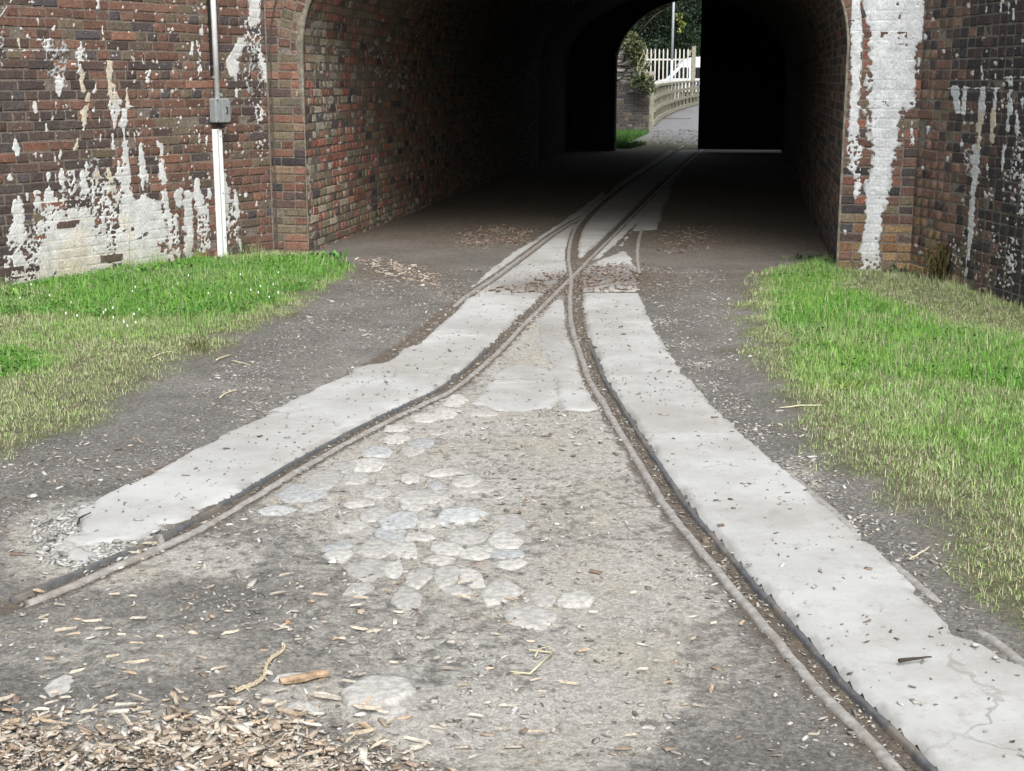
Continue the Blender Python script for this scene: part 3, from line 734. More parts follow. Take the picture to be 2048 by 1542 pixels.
# ------------------------------------------------------------------ tunnel barrel
tu = empty('tunnel_lining', (*st((SL + SR) / 2, 20), 0), 'dark brick barrel lining running from the portal to the far doors', 'tunnel')
ew = ell_pts((SR - SL) / 2, RISE, 900); ew[:, 0] += (SL + SR) / 2 - HALF
lp = np.vstack([[(SL, -.05)], ew, [(SR, -.05)]]); larc = np.concatenate([[0], np.cumsum(np.linalg.norm(np.diff(lp, axis=0), axis=1))])
def lin_frame(u, v):           # u along the axis from the mouth, v along the developed profile
    i = int(np.clip(np.searchsorted(larc, v) - 1, 0, len(lp) - 2)); t = (lp[i + 1] - lp[i]) / np.linalg.norm(lp[i + 1] - lp[i])
    s, z = lp[i] + t * (v - larc[i]); p = st(s, tstart(s) + u)
    T = np.array((*(S2 * t[0]), t[1])); U = np.array((*A2, 0)); N = np.cross(U, T) * -1
    N = np.array((*(S2 * t[1]), -t[0]))
    return np.array((*p, z)), U, N, T
LLEN = TEND - max(TL, TR)
lb = lay(.005, 14.5, 0, larc[-1], 'english', 14)
lb = [b_ for b_ in lb if not (3.3 < b_[1] < larc[-1] - 1.9 and b_[0] > 6)]
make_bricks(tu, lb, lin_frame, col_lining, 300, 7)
# lining bed (full length shell with thickness)
V = []; Fq = []; us = [0.0, 1, 3, 6, 14.5, 14.52, LLEN + .6]; K = np.linspace(0, len(lp) - 1, 80).astype(int)
for ui, u in enumerate(us):
    for i in K:
        s, z = lp[i]; j = min(max(i, 1), len(lp) - 2); t = lp[j + 1] - lp[j - 1]; t = t / np.linalg.norm(t); out = np.array((-t[1], t[0]))
        off = .005 if u < 14.51 else 0.0
        for o_ in (off, .3):
            s2, z2 = lp[i] + out * o_; q = st(s2, (tstart(s) if u < LLEN - 1 else max(TL, TR)) + u); V.append((q[0], q[1], z2 - (.1 if i in (K[0], K[-1]) else 0)))
nk = len(K)
for a in range(len(us) - 1):
    for i in range(nk - 1):
        b0 = (a * nk + i) * 2; b1 = b0 + 2; c0 = ((a + 1) * nk + i) * 2; c1 = c0 + 2
        Fq += [(b0, c0, c1, b1), (b0 + 1, b1 + 1, c1 + 1, c0 + 1)]
nf = 4 * (nk - 1) * 2; V = np.array(V); Fq = np.array(Fq)
def compact(f_): a_, b_ = np.unique(f_, return_inverse=True); return V[a_], b_.reshape(-1, 4)
link('mortar_bed', fastmesh('mortar_bed', *compact(Fq[:nf]), M_MORTAR_D), tu); link('soot_shade_lining', fastmesh('soot_shade_lining', *compact(Fq[nf:]), M_SOOT_SHADE), tu)  # far stretch takes the darker brick as painted shade
# far end wall with arched opening
OPL = G(1241, 296); OPR = G(1562, 292)
oL, oR = OPL @ S2, OPR @ S2; oc, oh = (oL + oR) / 2, (oR - oL) / 2; oZS, oRISE = 1.88, 1.42
def s3(s, t, z): p = st(s, t); return np.array((p[0], p[1], z))
mb = MB()
zz = np.concatenate([[-.1], np.linspace(oZS, 4.2, 60)])
for a, c in zip(zz[:-1], zz[1:]):
    def hq(z):
        k_ = (z - oZS) / oRISE
        return oh if z <= oZS else (oh * math.sqrt(1 - k_ * k_) if k_ < 1 else None)
    h0, h1 = hq(a), hq(c)
    segs = [((SL - .6, SR + .6), (SL - .6, SR + .6))] if h0 is None else [((SL - .6, oc - h0), (SL - .6, oc - (h1 or 0))), ((oc + h0, SR + .6), (oc + (h1 or 0), SR + .6))]
    for (a0, b0), (a1, b1) in segs:
        k = len(mb.v)
        for t in (TEND, TEND + .35): mb.v += [tuple(s3(a0, t, a)), tuple(s3(b0, t, a)), tuple(s3(b1, t, c)), tuple(s3(a1, t, c))]
        mb.f += [(k, k + 1, k + 2, k + 3), (k + 7, k + 6, k + 5, k + 4), (k + 1, k + 5, k + 6, k + 2), (k + 4, k, k + 3, k + 7)]
mb.build('end_wall', M_SOOT_SHADE, tu)
# unseen earth cover, added so sky light cannot leak into the tunnel
xs = np.linspace(-14, 16, 50); ts = np.linspace(max(TL, TR) + .5, TEND + .2, 40); V = []
for t in ts:
    for s in xs: 
        p = st(s + (SL + SR) / 2, t); V.append((p[0], p[1], 4.05 + float(fbm(s * .4, t * .4, 3)) * .5))
I = np.arange(len(V)).reshape(40, 50); Fq = np.stack([I[:-1, :-1], I[:-1, 1:], I[1:, 1:], I[1:, :-1]], -1).reshape(-1, 4)
M_EARTH = plain('sky_block_turf', (.06, .09, .03), .95, .1, .4, 4, .6)
tag(link('sky_block_earth', fastmesh('sky_block_earth', np.array(V), Fq, M_EARTH, None, None, True)), kind='structure')

# ------------------------------------------------------------------ lime crust, built in relief on the walls
WHT = (.58, .59, .58); BEI = (.55, .5, .40); GRY = (.34, .36, .36)
def S4(k, ox, oy, L):   # crop coordinates -> photo pixels
    return [(a / k + ox, b / k + oy, c / k + ox, d / k + oy, w0 / k, w1 / k, dn, cl) for (a, b, c, d, w0, w1, dn, cl) in L]
B, W_, Gy = BEI, WHT, GRY
LS = S4(4.405, 0, 0, [(330, 350, 440, 345, 25, 25, .6, W_), (400, 350, 415, 430, 70, 60, .7, W_), (80, 445, 600, 445, 22, 22, .8, W_), (160, 350, 175, 430, 30, 25, .9, B), (480, 450, 500, 640, 220, 210, .38, Gy), (510, 640, 525, 740, 120, 110, .75, W_), (520, 740, 525, 850, 90, 20, .85, W_),
  (712, 370, 715, 450, 26, 34, 1, W_), (715, 470, 715, 640, 110, 80, .62, W_), (640, 560, 790, 560, 30, 30, .8, W_), (720, 640, 738, 820, 64, 46, 1, B), (880, 560, 960, 560, 26, 30, .9, B), (955, 540, 965, 650, 60, 70, 1, B), (962, 640, 982, 900, 56, 34, 1, B), (1010, 755, 1022, 920, 22, 60, 1, B), (1010, 910, 1020, 1000, 120, 80, .8, W_), (1010, 1000, 1010, 1150, 80, 24, .9, W_),
  (1115, 790, 1130, 940, 22, 50, 1, B), (1130, 935, 1180, 940, 40, 20, .9, W_), (1095, 985, 1085, 1085, 60, 90, .9, W_), (1085, 1085, 1100, 1240, 20, 34, 1, W_), (1105, 1250, 1110, 1560, 44, 68, 1, W_), (780, 835, 745, 1000, 40, 66, 1, B), (740, 990, 745, 1085, 84, 60, 1, B), (742, 1085, 735, 1170, 40, 12, .9, W_), (862, 690, 828, 810, 12, 30, 1, W_),
  (992, 1180, 1000, 1390, 20, 36, 1, W_), (1240, 1255, 1258, 1560, 20, 70, 1, W_), (1385, 1260, 1405, 1290, 40, 40, 1, W_), (1425, 1275, 1425, 1560, 34, 64, 1, W_), (830, 1250, 840, 1560, 90, 110, .35, Gy), (135, 1240, 150, 1340, 30, 80, 1, W_), (535, 1325, 530, 1380, 20, 40, 1, W_), (485, 1385, 490, 1420, 20, 20, 1, W_), (405, 1090, 410, 1150, 20, 34, .9, W_), (310, 915, 315, 990, 44, 34, 1, W_), (335, 165, 338, 220, 34, 20, 1, W_), (868, 0, 866, 70, 30, 40, .9, W_), (460, 1060, 490, 990, 20, 20, .8, W_), (875, 1000, 876, 1080, 16, 20, 1, W_), (890, 1185, 880, 1250, 14, 20, 1, W_), (685, 1220, 670, 1310, 14, 50, .9, B), (1230, 1130, 1235, 1175, 12, 24, 1, W_), (900, 230, 905, 300, 14, 24, 1, W_), (750, 290, 815, 300, 20, 14, .8, W_), (1185, 1165, 1190, 1250, 12, 12, 1, W_), (1300, 640, 1300, 720, 60, 50, .6, W_), (0, 150, 60, 60, 14, 14, .8, W_), (60, 60, 105, 0, 14, 14, .8, W_), (20, 230, 20, 560, 90, 70, .25, Gy), (260, 20, 310, 20, 30, 30, .6, W_), (470, 260, 480, 215, 40, 14, .9, W_), (185, 250, 190, 260, 24, 24, 1, W_), (1690, 365, 1690, 480, 20, 34, .9, W_), (1640, 440, 1700, 440, 12, 16, .8, W_), (575, 930, 575, 980, 60, 16, .7, W_), (820, 950, 822, 985, 24, 24, 1, W_), (240, 310, 240, 330, 24, 24, 1, W_), (1255, 510, 1257, 575, 14, 18, 1, W_), (315, 1345, 318, 1385, 24, 24, 1, W_)])
LS += S4(4.405, 0, 300, [(1100, -20, 1120, 420, 66, 96, 1, W_), (1130, 400, 1150, 640, 110, 200, 1, W_), (1045, 100, 1055, 260, 30, 50, .9, W_), (1060, 220, 1080, 520, 60, 70, .6, W_), (1240, -20, 1258, 190, 40, 62, 1, W_), (1258, 190, 1258, 355, 66, 14, 1, W_), (1300, 220, 1300, 290, 24, 24, .9, W_), (1425, -20, 1430, 250, 44, 64, 1, W_), (1440, 260, 1475, 600, 56, 64, .95, W_), (1490, 600, 1550, 1020, 90, 96, .72, W_), (1548, 590, 1550, 660, 20, 40, 1, W_),
  (168, 415, 165, 500, 30, 70, 1, W_), (160, 490, 165, 760, 110, 150, .9, W_), (160, 760, 190, 1180, 210, 260, .55, W_), (165, 950, 165, 1210, 110, 130, .95, WHT), (240, 390, 240, 440, 40, 30, 1, W_), (330, 385, 330, 480, 80, 70, .9, W_), (430, 380, 435, 480, 100, 110, 1, W_), (440, 345, 440, 400, 20, 50, 1, W_), (88, 215, 85, 250, 20, 50, 1, W_), (430, 225, 425, 270, 50, 30, 1, W_), (540, 180, 545, 480, 60, 90, .9, W_), (490, 210, 490, 330, 16, 30, .8, W_), (620, 205, 630, 360, 80, 110, .6, W_), (655, 180, 655, 260, 14, 24, .9, W_), (725, 200, 740, 360, 50, 80, .9, W_), (765, 110, 770, 200, 24, 40, .8, W_), (850, 200, 855, 280, 70, 70, 1, B), (955, 170, 985, 350, 36, 70, 1, B), (860, 280, 900, 420, 160, 220, .45, W_), (360, 560, 350, 760, 40, 60, .8, W_), (430, 560, 470, 1180, 130, 260, .8, W_), (560, 440, 620, 800, 180, 340, .62, W_), (520, 860, 480, 1140, 300, 330, .9, (.58, .555, .49)), (650, 900, 640, 1120, 200, 220, .85, (.58, .55, .47)), (680, 430, 740, 700, 120, 100, .6, W_), (830, 440, 850, 640, 160, 120, .62, W_), (960, 380, 985, 720, 150, 150, .6, W_), (840, 640, 830, 1080, 60, 100, .16, Gy), (960, 780, 960, 1060, 110, 160, .72, BEI), (1110, 600, 1130, 1060, 160, 220, .95, (.58, .56, .5)), (1230, 650, 1220, 1040, 130, 120, .85, WHT), (930, 1040, 1150, 1060, 80, 70, .6, BEI), (1330, 490, 1340, 640, 44, 50, 1, W_), (1270, 590, 1300, 700, 50, 120, .95, W_), (1370, 630, 1380, 740, 80, 90, .95, W_), (1340, 740, 1350, 1040, 150, 150, .45, W_), (1575, 375, 1580, 490, 90, 50, .9, W_), (1650, 385, 1665, 620, 80, 96, 1, W_), (1660, 620, 1670, 920, 90, 90, .72, W_), (1740, 265, 1750, 500, 40, 84, 1, W_), (30, 950, 30, 1240, 70, 90, .6, W_), (290, 1110, 320, 1200, 110, 120, .8, W_), (330, 900, 340, 1100, 50, 60, .7, W_), (1225, 520, 1225, 545, 20, 16, 1, W_), (1400, 520, 1400, 560, 16, 16, 1, W_), (1000, -10, 1000, 70, 30, 24, 1, W_)])
LS += S4(3.856, 350, 250, [(165, 420, 170, 540, 24, 70, 1, W_), (185, 540, 205, 640, 80, 110, 1, W_), (215, 640, 225, 940, 110, 110, .8, W_), (100, 540, 105, 960, 76, 80, .85, W_), (20, 530, 30, 620, 60, 50, .9, W_), (5, 700, 20, 1000, 40, 50, .8, W_), (372, 390, 385, 620, 50, 76, 1, W_), (400, 500, 400, 900, 60, 60, .7, W_), (470, 530, 480, 700, 26, 44, 1, W_), (450, 620, 455, 900, 90, 90, .5, W_), (495, 890, 515, 980, 30, 30, 1, W_), (260, 500, 265, 560, 30, 40, .9, W_), (545, 520, 548, 550, 30, 24, 1, W_), (185, 40, 190, 130, 24, 30, .6, W_), (245, 90, 245, 150, 20, 24, .8, W_), (640, 150, 720, 150, 20, 14, .5, W_), (800, 130, 800, 260, 30, 20, .45, W_), (640, 215, 720, 215, 14, 14, .6, W_)])
LS += S4(4.405, 350, 0, [(705, -20, 695, 210, 104, 110, .88, W_), (690, 200, 690, 420, 150, 140, .6, W_), (690, 400, 720, 760, 190, 190, .2, Gy), (590, 360, 545, 480, 70, 100, .85, W_), (500, 540, 525, 640, 100, 90, .85, W_), (530, 560, 540, 770, 70, 26, .9, W_), (740, 400, 775, 600, 60, 66, .8, W_), (800, 590, 815, 690, 80, 66, .95, W_), (815, 690, 842, 840, 80, 30, 1, W_), (870, 845, 870, 955, 60, 70, 1, W_), (760, 1000, 760, 1060, 100, 80, .7, W_), (670, 900, 780, 1000, 50, 60, .35, W_), (240, 215, 235, 300, 12, 34, .9, W_), (155, 365, 155, 480, 20, 24, .9, W_), (205, 360, 222, 690, 34, 40, .62, W_), (880, 160, 890, 300, 60, 60, .35, W_), (895, 540, 895, 600, 50, 40, .4, W_), (540, 800, 545, 850, 30, 30, .9, W_), (400, 830, 410, 850, 30, 40, .8, W_)])
LS += [(118, 440, 105, 548, 110, 130, .72, W_), (205, 405, 205, 540, 130, 150, .6, W_), (290, 430, 300, 535, 80, 100, .9, W_), (150, 480, 140, 560, 130, 140, .85, (.58, .555, .49)), (250, 470, 250, 540, 60, 70, .8, W_)]
def crust_mask(px, py, strokes, seed):
    m = np.zeros(px.shape); col = np.zeros((len(px), 3)) + WHT
    n1 = fbm(px / 16, py / 22, seed, 4) - .5; n2 = fbm(px / 3.2, py / 5.0, seed + 5, 3); edge = fbm(px / 7, py / 9, seed + 9, 3) - .5; cj = (fbm(px / 12, py / 9, seed + 13, 3) - .5) * 1.6
    for (x0, y0, x1, y1, w0, w1, dn, cl) in strokes:
        bx0, bx1 = min(x0, x1) - max(w0, w1), max(x0, x1) + max(w0, w1); by0, by1 = min(y0, y1) - max(w0, w1), max(y0, y1) + max(w0, w1)
        sel = np.where((px > bx0) & (px < bx1) & (py > by0) & (py < by1))[0]
        if not len(sel): continue
        ex, ey = x1 - x0, y1 - y0; wx, wy = px[sel] - x0, py[sel] - y0; t = np.clip((wx * ex + wy * ey) / (ex * ex + ey * ey + 1e-9), 0, 1)
        d = np.hypot(wx - t * ex, wy - t * ey); hw = (w0 + (w1 - w0) * t) / 2
        e = 1 - d / np.maximum(hw * 1.12, .9) + n1[sel] * .45 + edge[sel] * np.clip(9 / np.maximum(hw, 3), .4, 1.2)
        on = (e > .04) & (n2[sel] < .36 + .33 * dn + (.25 if dn > .8 else 0))
        better = on & (e + cj[sel] > m[sel] + .0); col[sel[better]] = cl; m[sel[better]] = np.maximum(e[better], .05)
    return m, col
def crust(wall, u0, u1, z0, z1, step, strokes, seed, parent, specks=(), th=.003):
    us_ = np.arange(u0, u1, step); zs2 = np.arange(z0, z1, step); UU, ZZ = np.meshgrid(us_, zs2); u = UU.ravel(); z = ZZ.ravel()
    base = wall(u, z, 0 * u); px, py = P(base[:, 0], base[:, 1], base[:, 2])
    m, col = crust_mask(px, py, strokes, seed)
    r = np.random.default_rng(seed)
    for (x0, y0, x1, y1, n_, rad, dn) in specks:
        sx = r.uniform(x0, x1, n_); sy = r.uniform(y0, y1, n_); sr = np.minimum(np.abs(r.exponential(rad * .75, n_)) + .9, rad * 2.6)
        for a, b_, c in zip(sx, sy, sr):
            sel = np.where((np.abs(px - a) < c * 1.2) & (np.abs(py - b_) < c * 1.7))[0]
            if len(sel):
                d = np.hypot((px[sel] - a), (py[sel] - b_) / 1.4) / c; on = (d < .55 + .9 * vn(px[sel] / 1.5, py[sel] / 1.5, seed)) & (m[sel] < .1); m[sel[on]] = .25; col[sel[on]] = (.55, .52, .47)
    on = m > .06
    joint = np.abs(((z + .05) / CH) % 1 - .0); joint = np.minimum(joint, 1 - joint)
    h = .0015 + th * (.25 + fbm(u * 40, z * 34, seed + 2, 3)) * smooth(0, .5, m) - np.where(joint < .08, .0022 * smooth(.35, .6, fbm(u * 5, z * 5, seed + 21)), 0)
    h = h + (fbm(u * 110, z * 90, seed + 3, 2) - .5) * .0025
    I = np.arange(len(u)).reshape(UU.shape)
    q = np.stack([I[:-1, :-1], I[:-1, 1:], I[1:, 1:], I[1:, :-1]], -1).reshape(-1, 4); q = q[on[q].sum(1) >= 3]
    cnt = np.zeros(len(u)); np.add.at(cnt, q.ravel(), 1); h = np.where(cnt < 4, -.001, h)
    uq, inv = np.unique(q, return_inverse=True)
    V = wall(u[uq], z[uq], h[uq])
    tint = (.72 + .5 * fbm(u[uq] * 18, z[uq] * 14, seed + 7, 4))[:, None]; low = smooth(.35, .0, z[uq])[:, None]
    thin = smooth(.03, .3, m[uq] + (fbm(u[uq] * 30, z[uq] * 24, seed + 31, 3) - .5) * .3)[:, None]
    C = (np.array((.27, .25, .23)) * (1 - thin) + col[uq] * thin) * tint * (1 - low * .15) * np.array((1, 1, 1)) - low * np.array((.0, .015, .06))
    o = link('lime_deposit', fastmesh('lime_deposit', V, inv.reshape(-1, 4), M_LIME, np.clip(C, .02, .85), None, True), parent)
    tag(o, kind='stuff')
uA, _ = WL.hit(-10, 300)
crust(lambda u, z, h: WL.pos(u, z, h), uA, WL.L - .01, -.02, 2.5, .0055, LS, 3, wl_o, [(0, 0, 400, 330, 250, 1.2, 1), (250, 0, 560, 300, 250, 1.25, 1), (430, 250, 600, 480, 160, 1.2, 1), (250, 250, 420, 400, 90, 1.2, 1)])
W_ = (.56, .59, .60)
RS = S4(4.406, 1600, 0, [(470, -20, 500, 300, 130, 120, 1, W_), (500, 200, 490, 700, 110, 90, .97, W_), (490, 700, 470, 1150, 90, 90, .9, W_), (465, 1150, 470, 1480, 110, 100, .7, W_), (640, -20, 700, 500, 180, 170, 1, W_), (760, -20, 800, 600, 330, 300, 1, W_), (960, 40, 960, 350, 250, 220, 1, W_), (1020, 90, 1040, 340, 170, 110, 1, W_), (760, 480, 760, 900, 300, 420, 1, W_), (900, 500, 930, 880, 230, 200, 1, W_), (960, 700, 960, 850, 130, 110, 1, W_), (760, 860, 740, 1250, 330, 270, 1, W_), (840, 880, 800, 1150, 200, 130, 1, W_), (735, 1200, 715, 1560, 270, 220, .97, W_),
  (1370, 780, 1395, 990, 80, 40, .95, W_), (1450, 780, 1440, 1000, 40, 40, .85, W_), (1310, 778, 1750, 778, 18, 18, .9, W_), (1600, 590, 1605, 700, 34, 26, .8, W_), (1615, 780, 1600, 1000, 60, 60, .95, W_), (1595, 1000, 1565, 1300, 50, 66, 1, B), (1560, 1300, 1540, 1560, 66, 76, .9, W_), (1720, 790, 1715, 960, 34, 40, .8, W_), (1705, 960, 1695, 1255, 50, 44, .9, B), (1860, 690, 1850, 930, 50, 50, .7, W_), (1850, 930, 1830, 1145, 50, 30, .85, W_), (1910, 980, 1905, 1155, 30, 44, .85, W_), (1720, 685, 2000, 680, 22, 22, .8, W_), (1640, 700, 1720, 690, 14, 14, .6, W_), (1800, 1270, 1780, 1520, 40, 14, .85, W_), (985, 1070, 985, 1265, 20, 50, .8, W_), (1130, 1125, 1120, 1190, 40, 16, .9, W_), (1425, 1230, 1425, 1290, 20, 24, .8, W_), (1880, 80, 1880, 170, 20, 24, .8, W_), (1770, 10, 1765, 110, 20, 16, .6, W_), (1840, 30, 1840, 120, 24, 20, .5, W_), (1650, 30, 1640, 110, 14, 14, .6, W_), (1100, 310, 1100, 340, 34, 30, 1, W_), (1045, 520, 1045, 640, 30, 34, .7, W_), (1490, 1330, 1490, 1542, 60, 60, .3, Gy), (1300, 1380, 1300, 1420, 24, 24, .8, W_), (1960, 860, 1970, 960, 40, 40, .6, W_), (1930, 1180, 1920, 1400, 60, 60, .4, W_), (1890, 880, 1970, 880, 14, 14, .7, W_), (900, 1170, 900, 1200, 20, 26, 1, W_)])
W_ = (.56, .59, .60)
RS += S4(4.406, 1600, 300, [(500, -20, 505, 260, 110, 70, .75, W_), (500, 300, 495, 420, 70, 50, .95, W_), (715, -20, 705, 330, 220, 220, .97, W_), (690, 300, 660, 560, 230, 180, .97, W_), (655, 540, 630, 760, 180, 160, .97, W_), (620, 720, 615, 880, 170, 170, .95, W_), (615, 860, 620, 1070, 180, 220, .8, W_), (1550, -20, 1530, 400, 70, 52, .95, W_), (1525, 400, 1505, 720, 44, 56, .95, W_), (1505, 700, 1485, 900, 40, 30, .9, W_), (1490, 880, 1460, 1100, 24, 34, .9, W_), (1462, 1090, 1462, 1280, 40, 46, .8, W_), (1790, -10, 1778, 200, 30, 10, .9, W_), (1970, 220, 1950, 560, 40, 44, .8, W_), (1895, 340, 1885, 445, 34, 24, .8, W_), (1655, 130, 1650, 180, 34, 14, .9, W_), (1475, 50, 1475, 200, 60, 50, .28, Gy), (1630, 360, 1630, 420, 14, 14, .7, W_), (1080, 150, 1080, 165, 24, 24, .9, W_), (400, 720, 400, 740, 34, 30, .9, W_), (1930, 0, 1900, 220, 120, 100, .3, W_), (1400, 830, 1370, 960, 60, 80, .3, W_), (1860, 820, 1850, 1160, 90, 110, .3, W_), (1740, 1130, 1740, 1170, 70, 70, .4, W_)])
crust(lambda u, z, h: np.stack([JL[0] + PE[0] * u + PN[0] * h, JL[1] + PE[1] * u + PN[1] * h, z], 1), PW + .012, PW + QR - .008, -.02, 2.5, .0055, RS, 8, po, [], .006)
uB, _ = WR.hit(2044, 300)
crust(lambda u, z, h: WR.pos(u, z, h), .0, WR.L * .7, -.02, 2.5, .0055, RS, 9, wr_o, [(1850, 0, 2048, 200, 60, 1.6, 1), (1920, 200, 2048, 600, 300, 1.2, 1), (1830, 480, 1930, 560, 40, 1.5, 1)])
# bloom inside the tunnel mouth
LN = [(700, 60, 745, 330, 40, 30, .18, PAL[2]), (720, 90, 790, 150, 60, 60, .15, (.4, .4, .38)), (650, 60, 650, 250, 60, 60, .16, (.33, .31, .26)), (640, 280, 700, 285, 12, 10, .25, (.5, .47, .42)), (760, 430, 790, 470, 40, 50, .2, (.5, .48, .45)), (820, 420, 830, 440, 30, 30, .2, (.4, .4, .38)), (615, 330, 625, 470, 16, 16, .4, (.45, .43, .38))]
def linw(u, z, h):
    k = np.searchsorted(larc, z + .05) - 1; k = np.clip(k, 0, len(lp) - 2); t = (lp[k + 1] - lp[k]); t = t / np.linalg.norm(t, axis=1)[:, None]
    sz = lp[k] + t * (z + .05 - larc[k])[:, None]; sz = sz + np.stack([t[:, 1], -t[:, 0]], 1) * h[:, None]
    tt = TL + (TR - TL) * (sz[:, 0] - SL) / (SR - SL) + u
    return np.stack([sz[:, 0] * S2[0] + tt * A2[0], sz[:, 0] * S2[1] + tt * A2[1], sz[:, 1]], 1)
crust(linw, .01, 4.5, 0, 2.9, .012, LN, 12, tu, [(620, 20, 900, 460, 200, 1.6, 1)])

# ------------------------------------------------------------------ conduit, junction box, cable cover
def on_wall(px, py, off=0.0):
    u, z = WL.hit(px, py); p = WL.pos(np.array([u]), np.array([z]), np.array([off]))[0]; return p
def wall_R(px, py):
    u, _ = WL.hit(px, py); t = WL.at(u)[1]; return np.array(((t[0], -t[1], 0), (t[1], t[0], 0), (0, 0, 1.)))   # local x along wall, -y outwards
Rw = wall_R(430, 300)
c0, c1 = on_wall(433, 258, 0), on_wall(440, 500, 0)
zt, zb = c0[2], .02
cc = on_wall(430, 258); wcov = .085
cv = empty('cable_cover', (cc[0], cc[1], 0), 'wide white plastic cable cover below the grey box', 'cable cover')
mid = np.array((cc[0], cc[1], 0)) - Rw @ np.array((0, .022, 0))
mbx = MB(); mbx.box(mid + np.array((0, 0, (zt + zb) / 2)), (wcov, .042, zt - zb), Rw); mbx.build('channel', M_WHITE, cv, .006)
mbx = MB(); mbx.box(mid + np.array((0, 0, (zt + zb) / 2)) - Rw @ np.array((.012, .023, 0)), (.004, .004, zt - zb - .02), Rw); mbx.build('seam', M_GREYBOX, cv)
for zz_ in (zt - .06, zt - .55, .2):
    mbx = MB(); p0 = mid + np.array((0, 0, zz_)) - Rw @ np.array((-.018, .021, 0)); mbx.tube([p0, p0 - Rw @ np.array((0, .005, 0))], .006, 8); mbx.build('screw', M_GREYBOX, cv)
bx = on_wall(431, 221); bw, bh, bd = .165, .205, .085
jb = empty('junction_box', tuple(bx), 'grey metal junction box numbered 3 on the left wall', 'junction box')
bc = bx - Rw @ np.array((0, bd / 2 + .006, 0))
MB().box(bc, (bw, bd, bh), Rw).build('body', M_GREYBOX, jb, .012)
MB().box(bc - Rw @ np.array((.052 - .105 + .02, bd / 2 + .004, 0)), (bw * .58, .012, bh * .97), Rw).build('lid', M_GREYBOX, jb, .005)
MB().box(bc - Rw @ np.array((.05, bd / 2 + .002, 0)), (bw * .3, .008, bh * .97), Rw).build('side_plate', M_GREYBOX, jb, .004)
for dx in (-.07, .0, .07):
    for dz in (-.09, .09):
        p0 = bc - Rw @ np.array((-dx, bd / 2 + .006, -dz)); 
        if dx == 0: continue
        MB().tube([p0, p0 - Rw @ np.array((0, .007, 0))], .005, 8).build('screw', M_BLACK, jb)
# numeral 3 as strokes
cu = [(-.011, .024), (-.004, .031), (.008, .029), (.012, .019), (.007, .008), (-.002, .003), (.008, -.002), (.013, -.013), (.008, -.024), (-.003, -.028), (-.012, -.02)]
pts3 = catmull(np.array(cu), .003); off3 = Rw @ np.array((.035, -bd / 2 - .012, .0))
MB().tube([bc + off3 + Rw @ np.array((a * .9, 0, b_ * .9)) for a, b_ in pts3], .0042, 6).build('numeral', M_BLACK, jb)
g0 = bc + np.array((0, 0, -bh / 2)); MB().tube([g0, g0 - np.array((0, 0, .05))], .014, 10).build('cable_gland', M_BLACK, jb)
ptop = on_wall(418, 0); up = np.array((bx[0], bx[1], 0)) - Rw @ np.array((.006, .036, 0))
cp = empty('conduit_pipe', (bx[0], bx[1], bx[2] + bh / 2), 'thin white conduit pipe rising above the grey box', 'conduit')
MB().tube([up + np.array((0, 0, bx[2] + bh / 2 - .005)), up + np.array((0, 0, WTOP - .1))], .024, 12).build('pipe', M_WHITE, cp, 0, True)
for zz_ in (bx[2] + .28, bx[2] + .95): MB().box(up + np.array((0, 0, zz_)) + Rw @ np.array((0, .012, 0)), (.05, .035, .022), Rw).build('clip', M_GREYBOX, cp, .003)
MB().box(up + np.array((0, 0, (bx[2] + WTOP) / 2 + .1)) + Rw @ np.array((-.036, .02, 0)), (.012, .012, WTOP - bx[2] - .4), Rw).build('black_cable', M_BLACK, cp)

# ------------------------------------------------------------------ set stones between the rails
def lump(n_, r, flat=.3, seed=0):
    """irregular flat-topped stone outline of n_ corners, unit radius"""
    q = np.random.default_rng(seed); a = np.sort(np.linspace(0, 2 * math.pi, n_, endpoint=False) + q.uniform(-.25, .25, n_)); rad = q.uniform(.7, 1.15, n_)
    V = []
    for zf, k in ((-1.0, 1.0), (.55, 1.0), (.88, .95), (1.0, .78)):
        for i in range(n_): V.append((math.cos(a[i]) * rad[i] * k, math.sin(a[i]) * rad[i] * k, zf + (q.normal(0, .07) if zf > .5 else 0)))
    V.append((0, 0, 1.0)); Fs = []
    for L in range(3):
        for i in range(n_): Fs.append((L * n_ + i, L * n_ + (i + 1) % n_, (L + 1) * n_ + (i + 1) % n_, (L + 1) * n_ + i))
    for i in range(n_): Fs.append((3 * n_ + i, 3 * n_ + (i + 1) % n_, 4 * n_))
    return V, Fs
